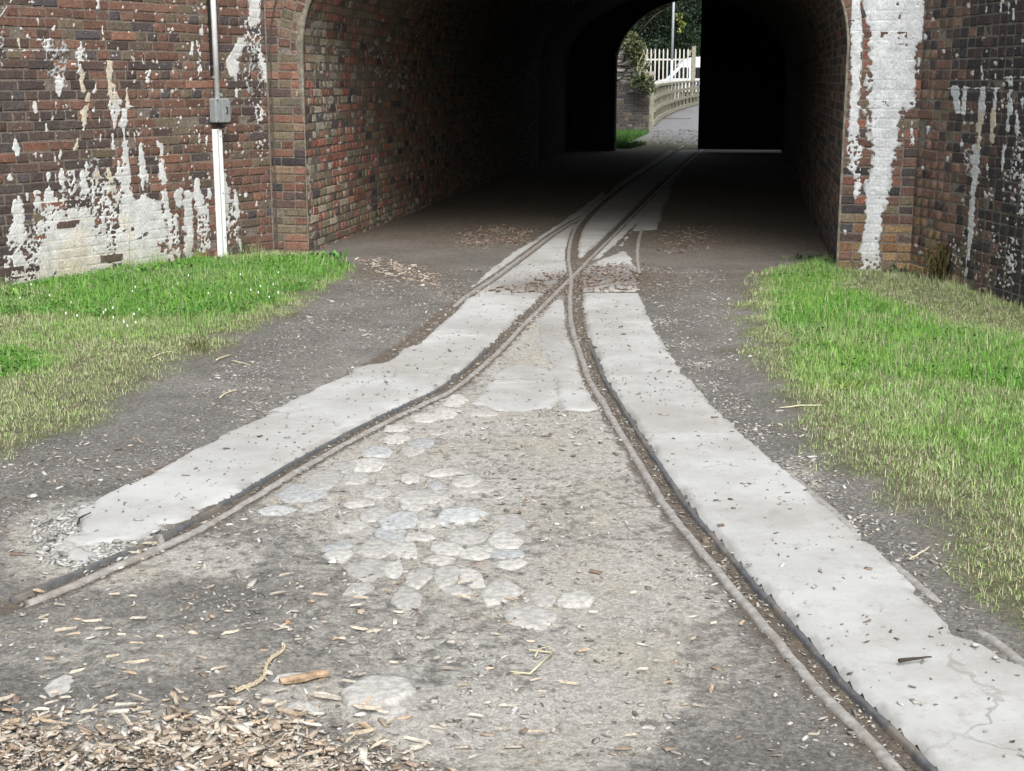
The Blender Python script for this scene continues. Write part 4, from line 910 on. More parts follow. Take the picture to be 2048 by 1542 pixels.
ST = [(830, 385, 150, 40), (880, 340, 130, 40), (960, 285, 110, 30), (750, 320, 120, 40), (660, 385, 150, 50), (590, 450, 170, 60), (480, 470, 150, 50), (370, 535, 200, 80), (260, 605, 240, 90), (540, 520, 110, 60), (700, 545, 130, 50), (820, 520, 80, 50), (660, 600, 160, 50), (1005, 500, 180, 34), (1110, 540, 160, 44), (1130, 580, 230, 30), (950, 565, 66, 44), (870, 620, 260, 60), (1000, 642, 110, 40), (840, 667, 160, 34), (545, 650, 130, 40), (640, 705, 130, 66), (510, 757, 160, 56), (920, 750, 110, 48), (1080, 710, 230, 90), (1320, 740, 220, 90), (780, 735, 190, 80), (720, 800, 200, 70), (870, 825, 150, 46), (1100, 810, 220, 84), (1310, 840, 200, 84), (460, 860, 180, 40), (450, 903, 160, 56), (660, 880, 180, 100), (800, 890, 130, 70), (990, 885, 150, 60), (1160, 905, 180, 76), (960, 940, 170, 40), (620, 985, 220, 96), (870, 1020, 130, 100), (1005, 1012, 120, 100), (1138, 1012, 110, 104), (560, 1080, 170, 76), (735, 990, 100, 90), (805, 1135, 160, 104), (1320, 912, 200, 50), (1330, 965, 150, 50), (1290, 1100, 200, 100), (1500, 1120, 150, 76), (1430, 1222, 230, 124), (1660, 1130, 160, 80), (1060, 1085, 150, 44), (1200, 195, 200, 40), (1000, 190, 130, 44), (900, 215, 120, 40), (1060, 130, 100, 60), (760, 270, 120, 36), (330, 665, 160, 50), (140, 690, 200, 60)]
ST = [(a / 2.56 + 500, b_ / 2.56 + 750, c / 2.56, d / 2.56) for a, b_, c, d in ST] + [(763, 1390, 132, 52), (770, 1423, 70, 28), (580, 1352, 60, 26), (600, 1415, 60, 26), (160, 1080, 80, 34), (120, 1375, 50, 30)]
for i, (px, py, w, h) in enumerate(ST):
    c = G(px, py); ex = np.linalg.norm(G(px + w / 2, py) - G(px - w / 2, py)); ey = np.linalg.norm(G(px, py - h / 2) - G(px, py + h / 2))
    big = px == 763; hz = .03 if big else .022; q = random.Random(i)
    V_, F_ = lump(q.choice((5, 6, 6, 7)), 1, seed=40 + i)
    me = bpy.data.meshes.new('set_stone'); me.from_pydata([(a * ex * .66, b_ * ey * .68, z * hz) for a, b_, z in V_], [], F_); me.update(); me.materials.append(M_OBJ_STONE); me.polygons.foreach_set('use_smooth', np.ones(len(me.polygons), bool))
    o = link('set_stone', me); zt_ = float(groundz(np.array([c[0]]), np.array([c[1]]))[0])
    o.location = (c[0], c[1], zt_ - hz + (.02 if big else q.uniform(.003, .008))); o.rotation_euler = (0, 0, q.uniform(-.15, .15))
    g = q.uniform(.31, .41); bl_ = q.random() < .2; o.color = (g * (.95 if bl_ else 1), g * .985, g * (.985 if bl_ else .93), 1)
    if big: tag(o, 'large pale grey stone standing proud of the dirt beside the wood chips', 'stone')
    elif bl_: tag(o, 'flat stone of cooler grey set among the paler stones between the rails', 'stone', 'cool grey stones set between the rails')
    else: tag(o, 'flat pale grey stone set flush in the dirt between the rails', 'stone', 'flat stones set between the rails')

# ------------------------------------------------------------------ loose pebbles and gravel
OCT_V = np.array([(1, 0, 0), (.1, 1, 0), (-.9, .2, .1), (-.1, -1, 0), (.1, 0, .8), (0, 0, -.7), (.55, .6, .35), (-.5, -.55, .4)])
OCT_V = np.array([(1, 0, 0), (.35, .9, -.05), (-.7, .75, 0), (-1, -.1, .05), (-.4, -.85, 0), (.6, -.8, .05), (.4, .2, .65), (-.4, .1, .7), (0, 0, -.6)])
OCT_F = np.array([(0, 1, 6), (1, 2, 7), (1, 7, 6), (2, 3, 7), (3, 4, 7), (4, 5, 6), (4, 6, 7), (5, 0, 6), (1, 0, 8), (2, 1, 8), (3, 2, 8), (4, 3, 8), (5, 4, 8), (0, 5, 8)])
VIS = GP([(-250, 1700), (-250, 480), (2300, 480), (2300, 1700)])
def sample_poly(poly, n_, seed):
    r = np.random.default_rng(seed); lo, hi = poly.min(0), poly.max(0); out = np.zeros((0, 2))
    while len(out) < n_:
        q = r.uniform(lo, hi, (n_ * 2, 2)); out = np.vstack([out, q[polysd(q[:, 0], q[:, 1], poly) > 0]])
    return out[:n_]
def area(poly): x, y = poly[:, 0], poly[:, 1]; return .5 * abs(np.dot(x, np.roll(y, 1)) - np.dot(y, np.roll(x, 1)))
def rots(n_, r, tilt):
    a = r.uniform(0, 2 * math.pi, n_); b_ = r.normal(0, tilt, n_); c = r.normal(0, tilt, n_)
    R = np.zeros((n_, 3, 3)); ca, sa, cb, sb, cg, sg = np.cos(a), np.sin(a), np.cos(b_), np.sin(b_), np.cos(c), np.sin(c)
    R[:, 0, 0] = ca * cb; R[:, 0, 1] = ca * sb * sg - sa * cg; R[:, 0, 2] = ca * sb * cg + sa * sg
    R[:, 1, 0] = sa * cb; R[:, 1, 1] = sa * sb * sg + ca * cg; R[:, 1, 2] = sa * sb * cg - ca * sg
    R[:, 2, 0] = -sb; R[:, 2, 1] = cb * sg; R[:, 2, 2] = cb * cg
    return R
def pebbles(name, xy, size, r, colfun, label, flatn=.5, zoff=0):
    n_ = len(xy); sz = size; A = rots(n_, r, .25) * np.stack([sz * r.uniform(.9, 2.0, n_), sz * r.uniform(.6, 1.1, n_), sz * r.uniform(.3, .6, n_)], 1)[:, None, :]
    z = groundz(xy[:, 0], xy[:, 1]); s_ = surf_add(xy[:, 0], xy[:, 1]); z = np.where(s_ > 0, s_ - .004, z) + sz * .2 + zoff
    V_, F_, C_ = stamp(OCT_V, OCT_F, A, np.column_stack([xy, z]), colfun(n_, r))
    o = link(name, fastmesh(name, V_, F_, M_PEB, C_)); tag(o, label, 'gravel', None, 'stuff')
def pebcol(n_, r):
    g = r.choice([.46, .37, .28, .2, .12], n_, p=[.13, .24, .3, .21, .12]) * r.uniform(.85, 1.15, n_); t = r.uniform(0, .22, n_)
    return np.stack([g, g * (1 - t * .35), g * (1 - t)], 1)
r = np.random.default_rng(21)
D1 = GP([(-150, 1680), (-150, 960), (300, 820), (700, 560), (1140, 520), (1450, 540), (1500, 830), (2048, 1300), (2250, 1680)])
q1 = sample_poly(D1, 40000, 22)
sl_in = surf_add(q1[:, 0], q1[:, 1]) > 0
px_, py_ = P(q1[:, 0], q1[:, 1], 0 * q1[:, 0])
den = .25 + .75 * smooth(.42, .62, fbm(q1[:, 0] * 3.5, q1[:, 1] * 3.5, 33)); den = den * np.where(sl_in, .035, 1)
inG = np.maximum(polysd(q1[:, 0], q1[:, 1], GRASS_L), polysd(q1[:, 0], q1[:, 1], GRASS_R)); den = den * smooth(.25, -.05, inG)
q1 = q1[r.random(len(q1)) < den]
sz1 = np.clip(r.lognormal(math.log(.0038), .5, len(q1)), .0018, .013) 
pebbles('gravel', q1, sz1, r, pebcol, 'loose pale gravel scattered over the dark packed dirt')
# gravel caught in the flangeways
fl = []
for ln, sg in ((RAIL_L, 1), (RAIL_R, -1), (RAIL_L, -.55), (RAIL_R, .55)):
    t = np.gradient(ln, axis=0); t /= np.linalg.norm(t, axis=1)[:, None]; nr = np.stack([-t[:, 1], t[:, 0]], 1); k = r.integers(0, len(ln), 2600 if abs(sg) == 1 else 700)
    k = k[ln[k, 1] < 12]; w_ = r.uniform(.025, .07, len(k)) * sg
    fl.append(ln[k] + nr[k] * w_[:, None] + r.normal(0, .012, (len(k), 2)))
fl = np.vstack(fl); pebbles('gravel', fl, np.clip(r.lognormal(math.log(.0042), .35, len(fl)), .002, .01), r, lambda n_, r_: np.array((.27, .255, .22)) * r_.uniform(.3, 1.5, (n_, 1)), 'fine gravel packed in the grooves beside the rails', zoff=.002)
# gravel band along the right slab edge
band = []
for (a, b_) in ((1300, 640), (1335, 690), (1370, 730), (1400, 770), (1440, 810), (1490, 860), (1560, 925), (1610, 965), (1690, 1040), (1780, 1110)):
    c = G(a + 22, b_); band.append(c + r.normal(0, .09, (150, 2)))
band = np.vstack(band); band = band[surf_add(band[:, 0], band[:, 1]) == 0]
pebbles('gravel', band, np.clip(r.lognormal(math.log(.0055), .4, len(band)), .003, .016), r, pebcol, 'pale gravel drifted along the outer edge of the right concrete slab')
# single pebbles that stand out
def lone(name, px, py, w, colr, label, cat, group, seed, kind='stone'):
    c = G(px, py); q = random.Random(seed); s_ = float(np.linalg.norm(G(px + w / 2, py) - G(px - w / 2, py))) / 2
    V_, F_ = (OCT_V, OCT_F)
    me = bpy.data.meshes.new(name); rr = np.random.default_rng(seed)
    V2 = (np.array(V_) + rr.normal(0, .07, (len(V_), 3))) * (s_, s_ * q.uniform(.7, .95), s_ * q.uniform(.6, .85)); me.from_pydata([tuple(v) for v in V2], [], [tuple(f_) for f_ in F_.tolist()]); me.update(); me.materials.append(M_OBJ_STONE)
    me.polygons.foreach_set('use_smooth', np.ones(len(me.polygons), bool))
    o = link(name, me); a_ = np.array([c[0]]), np.array([c[1]]); z = float(surf_add(*a_)[0]) or float(groundz(*a_)[0])
    o.location = (c[0], c[1], z + s_ * .25); o.rotation_euler = (0, 0, q.uniform(0, 6)); o.color = (*colr, 1); tag(o, label, cat, group); return o
PB = [(665, 1118, 24), (967, 878, 14), (965, 858, 12), (708, 1180, 15), (845, 1058, 13), (1113, 1048, 15), (1158, 1245, 17), (828, 1250, 13), (1203, 857, 10), (1109, 1168, 13), (66, 992, 22), (76, 1000, 12), (1355, 1167, 12), (1550, 1390, 18), (1357, 1282, 14), (590, 1420, 14), (760, 1412, 16), (775, 1420, 12), (1420, 1150, 12), (1650, 1390, 16), (1500, 720, 14), (1460, 682, 10), (60, 1072, 14), (400, 1123, 14), (580, 1262, 16), (595, 1272, 14), (1180, 1350, 12), (1190, 1358, 10), (1460, 1200, 12), (1720, 1410, 14), (845, 575, 12), (705, 735, 10), (1795, 1120, 14), (1950, 1300, 20), (1990, 1325, 16)]
for i, (a, b_, w) in enumerate(PB):
    if i == 0: lone('pebble', a, b_, w, (.6, .59, .56), 'round white pebble lying beside a flat stone', 'pebble', None, 900)
    else: lone('pebble', a, b_, w, tuple(np.array((.47, .45, .41)) * random.uniform(.75, 1.15)), 'small pale pebble lying loose on the dirt', 'pebble', 'loose pale pebbles', 900 + i)
lone('pebble', 352, 1508, 22, (.45, .5, .52), 'bluish grey pebble lying on the pile of wood chips', 'pebble', None, 990)
lone('pebble', 575, 1242, 24, (.36, .25, .18), 'round reddish brown pebble at the edge of the scattered chips', 'pebble', None, 991)

# ------------------------------------------------------------------ wood chips
CH_V = np.array([(-1, -.7, -1), (.8, -1, -1), (1, .35, -1), (-.6, 1, -1), (-.9, -.5, 1), (.85, -.85, 1), (.9, .4, 1), (-.7, .8, 1)]) * .5
CH_F = np.array([(0, 3, 2, 1), (4, 5, 6, 7), (0, 1, 5, 4), (1, 2, 6, 5), (2, 3, 7, 6), (3, 0, 4, 7)])
CHC = np.array([(.44, .37, .28), (.50, .44, .35), (.36, .28, .2), (.28, .2, .14), (.52, .48, .41), (.40, .36, .3), (.22, .17, .12), (.43, .33, .23)])
def chips(name, xy, ln, r, pile, label, colmul=1.0, wts=None, red=0):
    n_ = len(xy); A = rots(n_, r, .28) * np.stack([ln, ln * r.uniform(.2, .65, n_) , np.clip(ln * r.uniform(.06, .16, n_), .0015, .008)], 1)[:, None, :]
    z = groundz(xy[:, 0], xy[:, 1]); s_ = surf_add(xy[:, 0], xy[:, 1]); z = np.maximum(z, np.where(s_ > 0, s_ - .004, -1)) + .003 + pile * r.uniform(.1, 1, n_)
    C = CHC[r.choice(8, n_, p=wts)] * r.uniform(.7, 1.15, (n_, 1)) * colmul; C = np.minimum(C * .75 + C.mean(1, keepdims=True) * .25, .5)
    if red: C = C * np.array((1, 1 - red, 1 - red * 1.4))
    V_, F_, C_ = stamp(CH_V, CH_F, A, np.column_stack([xy, z]), C)
    V_ = V_ + RNG.normal(0, .0006, V_.shape)
    o = link(name, fastmesh(name, V_, F_, M_CHIP, C_)); tag(o, label, 'wood chips', None, 'stuff')
def chip_field(px_poly, n_, seed, edge=.25):
    pg = GP(px_poly); q = sample_poly(pg, n_, seed); r_ = np.random.default_rng(seed + 1)
    d = polysd(q[:, 0], q[:, 1], pg) + (fbm(q[:, 0] * 4, q[:, 1] * 4, seed) - .5) * edge
    return q[r_.random(len(q)) < smooth(0, edge, d)], None
pile_px = [(-300, 1220), (-40, 1225), (80, 1300), (140, 1370), (260, 1395), (430, 1365), (620, 1375), (760, 1440), (880, 1480), (1000, 1560), (1050, 1760), (-300, 1760)]
pg = GP(pile_px); q = sample_poly(pg, 21000, 50); d = polysd(q[:, 0], q[:, 1], pg); dens = smooth(0, .34, d + (fbm(q[:, 0] * 5, q[:, 1] * 5, 51) - .5) * .3) ** 1.5
hole = ell(*P(q[:, 0], q[:, 1], 0 * q[:, 0]), [(200, 1450, 90, 30, .8), (560, 1415, 80, 22, .7), (250, 1500, 70, 20, .5)]); q_ = q[r.random(len(q)) < dens * (1 - hole)]
dd = polysd(q_[:, 0], q_[:, 1], pg)
chips('wood_chips', q_, np.clip(r.lognormal(math.log(.0135), .6, len(q_)), .005, .06), r, smooth(0, .35, dd) * .022, 'spread of pale tan wood chips covering the near left ground')
fields = [([(700, 520), (760, 515), (850, 530), (900, 560), (900, 590), (820, 570), (720, 545)], 1500, .95, 0, 'tan chips drifted beside the left grass tip'),
          ([(880, 480), (940, 455), (1000, 445), (1080, 455), (1090, 490), (980, 500), (890, 497)], 1300, .6, .1, 'brown chips heaped on the dirt left of the rails inside the tunnel mouth'),
          ([(1290, 470), (1380, 445), (1450, 455), (1450, 490), (1380, 510), (1300, 505)], 700, .55, .1, 'brown chips heaped right of the rails inside the tunnel mouth'),
          ([(950, 590), (1050, 548), (1130, 535), (1200, 525), (1310, 525), (1330, 570), (1280, 592), (1130, 596)], 1300, .5, .12, 'reddish brown chips strewn across the rails at the crossing'),
          ([(880, 560), (960, 560), (960, 610), (860, 600)], 350, .7, .05, 'sparse chips on the dirt at the outer left rail')]
for i, (pp, n_, cm, rd, lab) in enumerate(fields):
    q, _ = chip_field(pp, n_, 60 + i, .3); chips('wood_chips', q, np.clip(r.lognormal(math.log(.026), .4, len(q)), .01, .06), r, .006, lab, cm, None, rd)
# thin scatter everywhere on the dirt and slabs
q = sample_poly(D1, 3600, 70); w_ = .35 + .65 * smooth(.45, .6, fbm(q[:, 0] * 2, q[:, 1] * 2, 71)); w_ *= np.where(surf_add(q[:, 0], q[:, 1]) > 0, .35, 1); q = q[r.random(len(q)) < w_]
chips('wood_chips', q, np.clip(r.lognormal(math.log(.016), .5, len(q)), .006, .05), r, 0, 'small dull chips and twig bits strewn thinly over dirt and concrete', .8)
q = sample_poly(D1, 16000, 75); q = q[surf_add(q[:, 0], q[:, 1]) > 0]; q = q[r.random(len(q)) < smooth(.35, .65, fbm(q[:, 0] * 4, q[:, 1] * 4, 76)) * .8]
q = q[r.random(len(q)) < .3]
chips('wood_chips', q, np.clip(r.lognormal(math.log(.009), .5, len(q)), .004, .03), r, 0, 'dark leaf and bark crumbs lying on the concrete slabs', .45)
# larger chips, one object each
CH_ME = []
for i in range(8):
    q = np.random.default_rng(300 + i); V2 = CH_V + q.normal(0, .12, CH_V.shape); V2[[1, 2, 5, 6], 1] *= q.uniform(.2, 1.0); V2[[0, 3, 4, 7], 1] *= q.uniform(.4, 1.0); V2[:, 1] += .35 * q.uniform(-1, 1) * V2[:, 0]; me = bpy.data.meshes.new('wood_chip'); me.from_pydata([tuple(v) for v in V2], [], [tuple(f_) for f_ in CH_F.tolist()]); me.update(); me.materials.append(M_OBJ); CH_ME.append(me)
def one_chip(px, py, w, ratio, ang, colr, label, group, seed, tk=.12):
    c = G(px, py); q = random.Random(seed); s_ = float(np.linalg.norm(G(px + w / 2, py) - G(px - w / 2, py)))
    o = link('wood_chip', CH_ME[seed % 8]); a_ = np.array([c[0]]), np.array([c[1]]); z = max(float(surf_add(*a_)[0]), float(groundz(*a_)[0])); h_ = max(s_ * tk, .004)
    o.location = (c[0], c[1], z + h_ * .5 + .001); o.scale = (s_, s_ * ratio, h_); o.rotation_euler = (q.gauss(0, .08), q.gauss(0, .06), ang); o.color = (*colr, 1)
    return tag(o, label, 'wood chip', group)
c3 = [(790, 675, 100, .45), (535, 690, 85, .35), (585, 735, 85, .2), (380, 745, 120, .16), (420, 765, 90, .2), (690, 770, 60, .3), (780, 825, 75, .2), (1300, 760, 95, .35), (1305, 635, 60, .4), (1620, 725, 55, .5), (1100, 760, 55, .5), (1930, 790, 80, .22), (745, 990, 85, .3), (640, 905, 90, .15), (1245, 960, 90, .35), (430, 995, 90, .4), (855, 250, 100, .2), (770, 300, 60, .25), (220, 520, 70, .35), (345, 600, 75, .25), (755, 547, 50, .4), (650, 540, 80, .2), (1630, 425, 80, .16), (1810, 540, 90, .14), (1600, 1085, 80, .45), (790, 930, 110, .22), (1880, 1130, 190, .1), (250, 680, 60, .3), (440, 680, 40, .6), (910, 780, 55, .3), (1700, 795, 40, .5), (1500, 860, 45, .4)]
c4 = [(205, 455, 75, .22), (310, 405, 70, .4), (380, 418, 85, .15), (850, 165, 80, .5), (840, 240, 90, .3), (480, 578, 55, .4), (715, 918, 95, .4), (1055, 800, 90, .18), (1240, 725, 50, .3), (1380, 685, 90, .1), (970, 610, 45, .3), (1885, 680, 55, .3), (1755, 610, 60, .35), (1705, 220, 50, .45), (840, 695, 65, .3), (305, 245, 75, .22), (285, 285, 70, .35), (510, 320, 40, .4), (900, 850, 80, .18), (1220, 935, 100, .2), (1690, 950, 90, .2), (1500, 320, 60, .3), (600, 980, 130, .14), (590, 1020, 110, .5), (320, 910, 60, .4), (540, 860, 60, .4), (770, 610, 90, .1), (1475, 890, 55, .12), (960, 785, 40, .4), (700, 555, 45, .6), (120, 700, 70, .35), (245, 675, 90, .15)]
allc = [(a / 2.846, b_ / 2.846 + 1000, w / 2.846, rt) for a, b_, w, rt in c3] + [(a / 2.56 + 600, b_ / 2.56 + 1100, w / 2.56, rt) for a, b_, w, rt in c4]
rr = random.Random(5)
for i, (a, b_, w, rt) in enumerate(allc):
    cl = CHC[rr.choice((0, 1, 1, 4, 4, 5, 7))] * rr.uniform(.8, 1.15); one_chip(a, b_, w * .95, max(rt, .14), rr.uniform(-.5, .6), cl, 'pale wood chip lying loose on the dark dirt near the chip spread', 'loose wood chips on the dirt', 400 + i)
for i in range(60):
    a, b_ = rr.uniform(0, 1500), rr.uniform(1130, 1530)
    if b_ < 1150 + max(0, 300 - a) * .2: continue
    cl = CHC[rr.choice((0, 1, 1, 2, 4, 4, 5, 7))] * rr.uniform(.75, 1.1); one_chip(a, b_, rr.uniform(10, 26), rr.uniform(.12, .45), rr.uniform(-1.2, 1.2), cl, 'pale wood chip lying loose on the dark dirt near the chip spread', 'loose wood chips on the dirt', 500 + i)
for i in range(90):
    a, b_ = rr.uniform(0, 780), rr.uniform(1400, 1535)
    cl = CHC[rr.choice((0, 1, 1, 2, 4, 4, 5, 7))] * rr.uniform(.8, 1.1); o = one_chip(a, b_, rr.uniform(16, 46), rr.uniform(.15, .55), rr.uniform(-1.2, 1.2), cl, 'large wood chip lying on top of the chip spread', 'large chips on the chip spread', 700 + i)
    o.location.z += .014; o.rotation_euler[0] += rr.gauss(0, .2); o.rotation_euler[1] += rr.gauss(0, .15)
def stick(name, a, b_, w, colr, mat, label, cat, segs=7, sag=.15, r2=None, z=.008):
    p0, p1 = G(*a), G(*b_); q = random.Random(int(a[0])); pts = []
    for k in range(segs + 1):
        t = k / segs; p = p0 + (p1 - p0) * t; n_ = np.array((-(p1 - p0)[1], (p1 - p0)[0])); p = p + n_ * sag * math.sin(math.pi * t) * .4 + n_ * q.gauss(0, .012)
        a_ = np.array([p[0]]), np.array([p[1]]); zz_ = max(float(surf_add(*a_)[0]), float(groundz(*a_)[0])); pts.append((p[0], p[1], zz_ + z))
    o = MB().tube(pts, w, 6, r2).build(name, mat, None, 0, True); tag(o, label, cat); return o
M_WOODP = plain('split_wood', (.36, .26, .17), .85, .2, .5, 45, .8)
def log_piece():
    p0, p1 = G(560, 1366), G(658, 1348); n_ = 9; V = []; q = random.Random(3); d = p1 - p0; nn = np.array((-d[1], d[0])); nn /= np.linalg.norm(nn)
    for k in range(n_):
        t = k / (n_ - 1); c = p0 + d * t; w = .016 * (.35 + .65 * math.sin(math.pi * (.12 + .78 * t)) ** .5) * q.uniform(.85, 1.1)
        for a in range(7):
            an = 2 * math.pi * a / 7; V.append((c[0] + nn[0] * math.cos(an) * w * 1.1, c[1] + nn[1] * math.cos(an) * w * 1.1, float(groundz(np.array([c[0]]), np.array([c[1]]))[0]) + .011 + math.sin(an) * w * .7))
    Fs = [(k * 7 + a, k * 7 + (a + 1) % 7, (k + 1) * 7 + (a + 1) % 7, (k + 1) * 7 + a) for k in range(n_ - 1) for a in range(7)] + [tuple(range(7))[::-1], tuple(range((n_ - 1) * 7, n_ * 7))]
    me = bpy.data.meshes.new('wood_piece'); me.from_pydata(V, [], Fs); me.update(); me.materials.append(M_WOODP)
    tag(link('wood_piece', me), 'long split piece of brown wood beside the frayed twine', 'wood')
log_piece()
tw = [(472, 1384), (505, 1370), (528, 1350), (532, 1333), (545, 1318), (563, 1308), (570, 1296)]
line = catmull(GP(tw), .01); tz = groundz(line[:, 0], line[:, 1])
two = empty('twine', (*line[0], tz[0]), 'frayed straw coloured twine lying in a curl on the dirt', 'twine')
for ph in (0, 2.1, 4.2):
    pts = [(p[0] + .0035 * math.cos(k * .9 + ph), p[1] + .0035 * math.sin(k * .9 + ph), tz[k] + .008 + .003 * math.sin(k * .9 + ph)) for k, p in enumerate(line)]
    MB().tube(pts, .0038, 5, .0025).build('strand', M_TWINE, two, 0, True)
for k in range(26):
    i = rr.randrange(len(line)); p = line[i]; a = rr.uniform(0, 6.28); L = rr.uniform(.015, .04)
    MB().tube([(p[0], p[1], tz[i] + .008), (p[0] + math.cos(a) * L, p[1] + math.sin(a) * L, tz[i] + .004)], .0008, 3).build('fibre', M_TWINE, two)
bs = GP([(1058, 1305), (1105, 1303), (1060, 1349), (1020, 1346)]); zb_ = groundz(bs[:, 0], bs[:, 1]) + .006
bso = empty('bent_straw', (*bs[1], zb_[1]), 'yellow straw stalk bent into a sharp zigzag on the dirt', 'straw')
for k in range(3): MB().tube([(*bs[k], zb_[k] + (.006 if k == 0 else 0)), (*bs[k + 1], zb_[k + 1])], .0027, 6).build('stalk', M_STRAW, bso, 0, True)
lf = catmull(GP([(1070, 1318), (1078, 1304), (1095, 1298), (1106, 1304)]), .01); MB().tube([(p[0], p[1], zb_[1] + .01) for p in lf], .003, 5, .001).build('leaf_blade', M_STRAW, bso, 0, True)
stick('straw', (1558, 819), (1643, 819), .0035, None, M_STRAW, 'long pale straw stalk lying at the edge of the right grass', 'straw', sag=.0)
stick('twig', (1797, 1338), (1862, 1330), .006, None, M_BARK, 'short black twig lying on the right concrete slab', 'twig', sag=.05, r2=.002, z=.012)
stick('twig', (155, 1052), (182, 1036), .005, None, M_BARK, 'short dark twig lying on the broken end of the left slab', 'twig', r2=.002, z=.01)
stick('twig', (432, 723), (462, 712), .005, None, M_STRAW, 'pale dry twig at the edge of the left grass', 'twig', r2=.003)
stick('twig', (464, 724), (500, 734), .004, None, M_STRAW, 'thin pale twig lying on the dirt beside the left grass', 'twig', r2=.002)
stick('twig', (306, 724), (350, 712), .0045, None, M_STRAW, 'bent pale twig lying on the dry part of the left grass', 'twig', r2=.002)
stick('twig', (1820, 1123), (1860, 1098), .003, None, M_STRAW, 'thin pale stalk leaning by the outer right rail', 'twig', sag=0)
stick('twig', (440, 800), (475, 785), .004, None, M_STRAW, 'short pale twig on the open dirt below the left grass', 'twig')

# ------------------------------------------------------------------ grass
BL_V = np.array([(-.5, 0, 0), (.5, 0, 0), (.38, .12, .55), (-.38, .12, .55), (0, .42, 1.0)])
BL_F = np.array([(0, 1, 2), (0, 2, 3), (3, 2, 4)])
def grass_patch(name, poly, n_, seed, label, cl):
    r = np.random.default_rng(seed); q = sample_poly(poly, n_, seed)
    px_, py_ = P(q[:, 0], q[:, 1], 0 * q[:, 0]); q = q[(px_ > -120) & (px_ < 2170) & (py_ < 1500)]
    # nothing inside the walls
    wl_poly = np.vstack([WL.p, [WL.p[-1] + (0, 4), WL.p[0] + (0, 8)]]); wr_poly = np.vstack([[JR], WR.p, [WR.p[-1] + (6, 0), WR.p[0] + (6, 4)]])
    q = q[(polysd(q[:, 0], q[:, 1], wl_poly) < 0) & (polysd(q[:, 0], q[:, 1], wr_poly) < 0)]
    d = polysd(q[:, 0], q[:, 1], poly) + (fbm(q[:, 0] * 2.5, q[:, 1] * 2.5, 3) - .5) * .55 + (fbm(q[:, 0] * 9, q[:, 1] * 9, 5) - .5) * .2
    q = q[r.random(len(q)) < smooth(-.02, .34, d) ** .8]; N = len(q)
    lush = np.zeros(N)
    for pg_, s_ in LUSH: lush = np.maximum(lush, s_ * smooth(-.22, .2, polysd(q[:, 0], q[:, 1], pg_) + (fbm(q[:, 0] * 5, q[:, 1] * 5, 8) - .5) * .3))
    clump = fbm(q[:, 0] * 7, q[:, 1] * 7, 44)
    dW = np.minimum(linedist(q[:, 0], q[:, 1], WL.p), linedist(q[:, 0], q[:, 1], WR.p)); tall = smooth(.35, .05, dW)
    L = (.013 + .02 * lush + .016 * clump + .05 * tall * smooth(.5, .7, clump)) * r.lognormal(0, .42, N)
    lean = r.normal(0, .5 + .9 * (1 - lush), N)
    w = r.uniform(.0018, .0036, N) * (1 + .35 * lush)
    A = rots(N, r, .05); lx = np.stack([np.ones(N), .2 + np.abs(lean) * 2.0, np.ones(N)], 1)
    A = A * np.stack([w, L * (.3 + np.abs(lean) * 1.6), L * np.clip(1.05 - .55 * np.abs(lean), .1, 1)], 1)[:, None, :]
    G1 = np.array((.065, .19, .025)); G2 = np.array((.16, .28, .055)); Y1 = np.array((.25, .31, .14)); S1 = np.array((.42, .40, .27)); D1_ = np.array((.15, .13, .075))
    t = np.clip(lush * (.55 + .9 * smooth(.3, .6, fbm(q[:, 0] * 1.7, q[:, 1] * 1.7, 46))) + r.normal(0, .22, N), 0, 1)[:, None]; cmix = fbm(q[:, 0] * 3, q[:, 1] * 3, 48)[:, None]
    dry = np.where(r.random((N, 1)) < .42 - .2 * t, S1, np.where(r.random((N, 1)) < .22, D1_, Y1 * .8 + G2 * .3))
    C = dry * np.array((.97, 1.03, .95)) * (1 - t) + (G1 * (1.2 - cmix) + G2 * cmix) * t * 1.15
    C = np.where((r.random((N, 1)) < .1), S1, C) * r.uniform(.7, 1.25, (N, 1))
    z = groundz(q[:, 0], q[:, 1]) - .003
    V_, F_, C_ = stamp(BL_V, BL_F, A, np.column_stack([q, z]), C)
    o = link(name, fastmesh(name, V_, F_, M_GRASS, np.clip(C_, .01, .9))); tag(o, label, 'grass', None, 'stuff')
    # clover leaflets in the lush patches
    k = q[(lush > .6) & (r.random(N) < cl)]; n2 = len(k)
    if n2:
        tv = np.array([(-.5, -.5, 0), (.5, -.5, 0), (.55, .5, .12), (-.55, .5, .12)]); A = rots(n2, r, .35) * (r.uniform(.008, .016, (n2, 1, 1)) * np.ones((1, 1, 3)))
        C = np.array((.05, .16, .03)) * r.uniform(.6, 1.5, (n2, 1)) * np.where(r.random((n2, 1)) < .3, np.array((1.5, 1.15, .9)), 1)
        V_, F_, C_ = stamp(tv, np.array([(0, 1, 2, 3)]), A, np.column_stack([k, groundz(k[:, 0], k[:, 1]) + r.uniform(.012, .045, n2)]), C)
        tag(link('clover', fastmesh('clover', V_, F_, M_LEAF, C_)), 'small clover leaves among the ' + ('left' if seed < 90 else 'right') + ' grass', 'clover', None, 'stuff')
AL, AR = area(GRASS_L), area(GRASS_R)
grass_patch('grass', GRASS_L, 330000, 80, 'green grass fading to dry straw in front of the left wing wall', .16)
grass_patch('grass', GRASS_R, 300000, 95, 'green grass fading to dry straw in front of the right wing wall', .05)
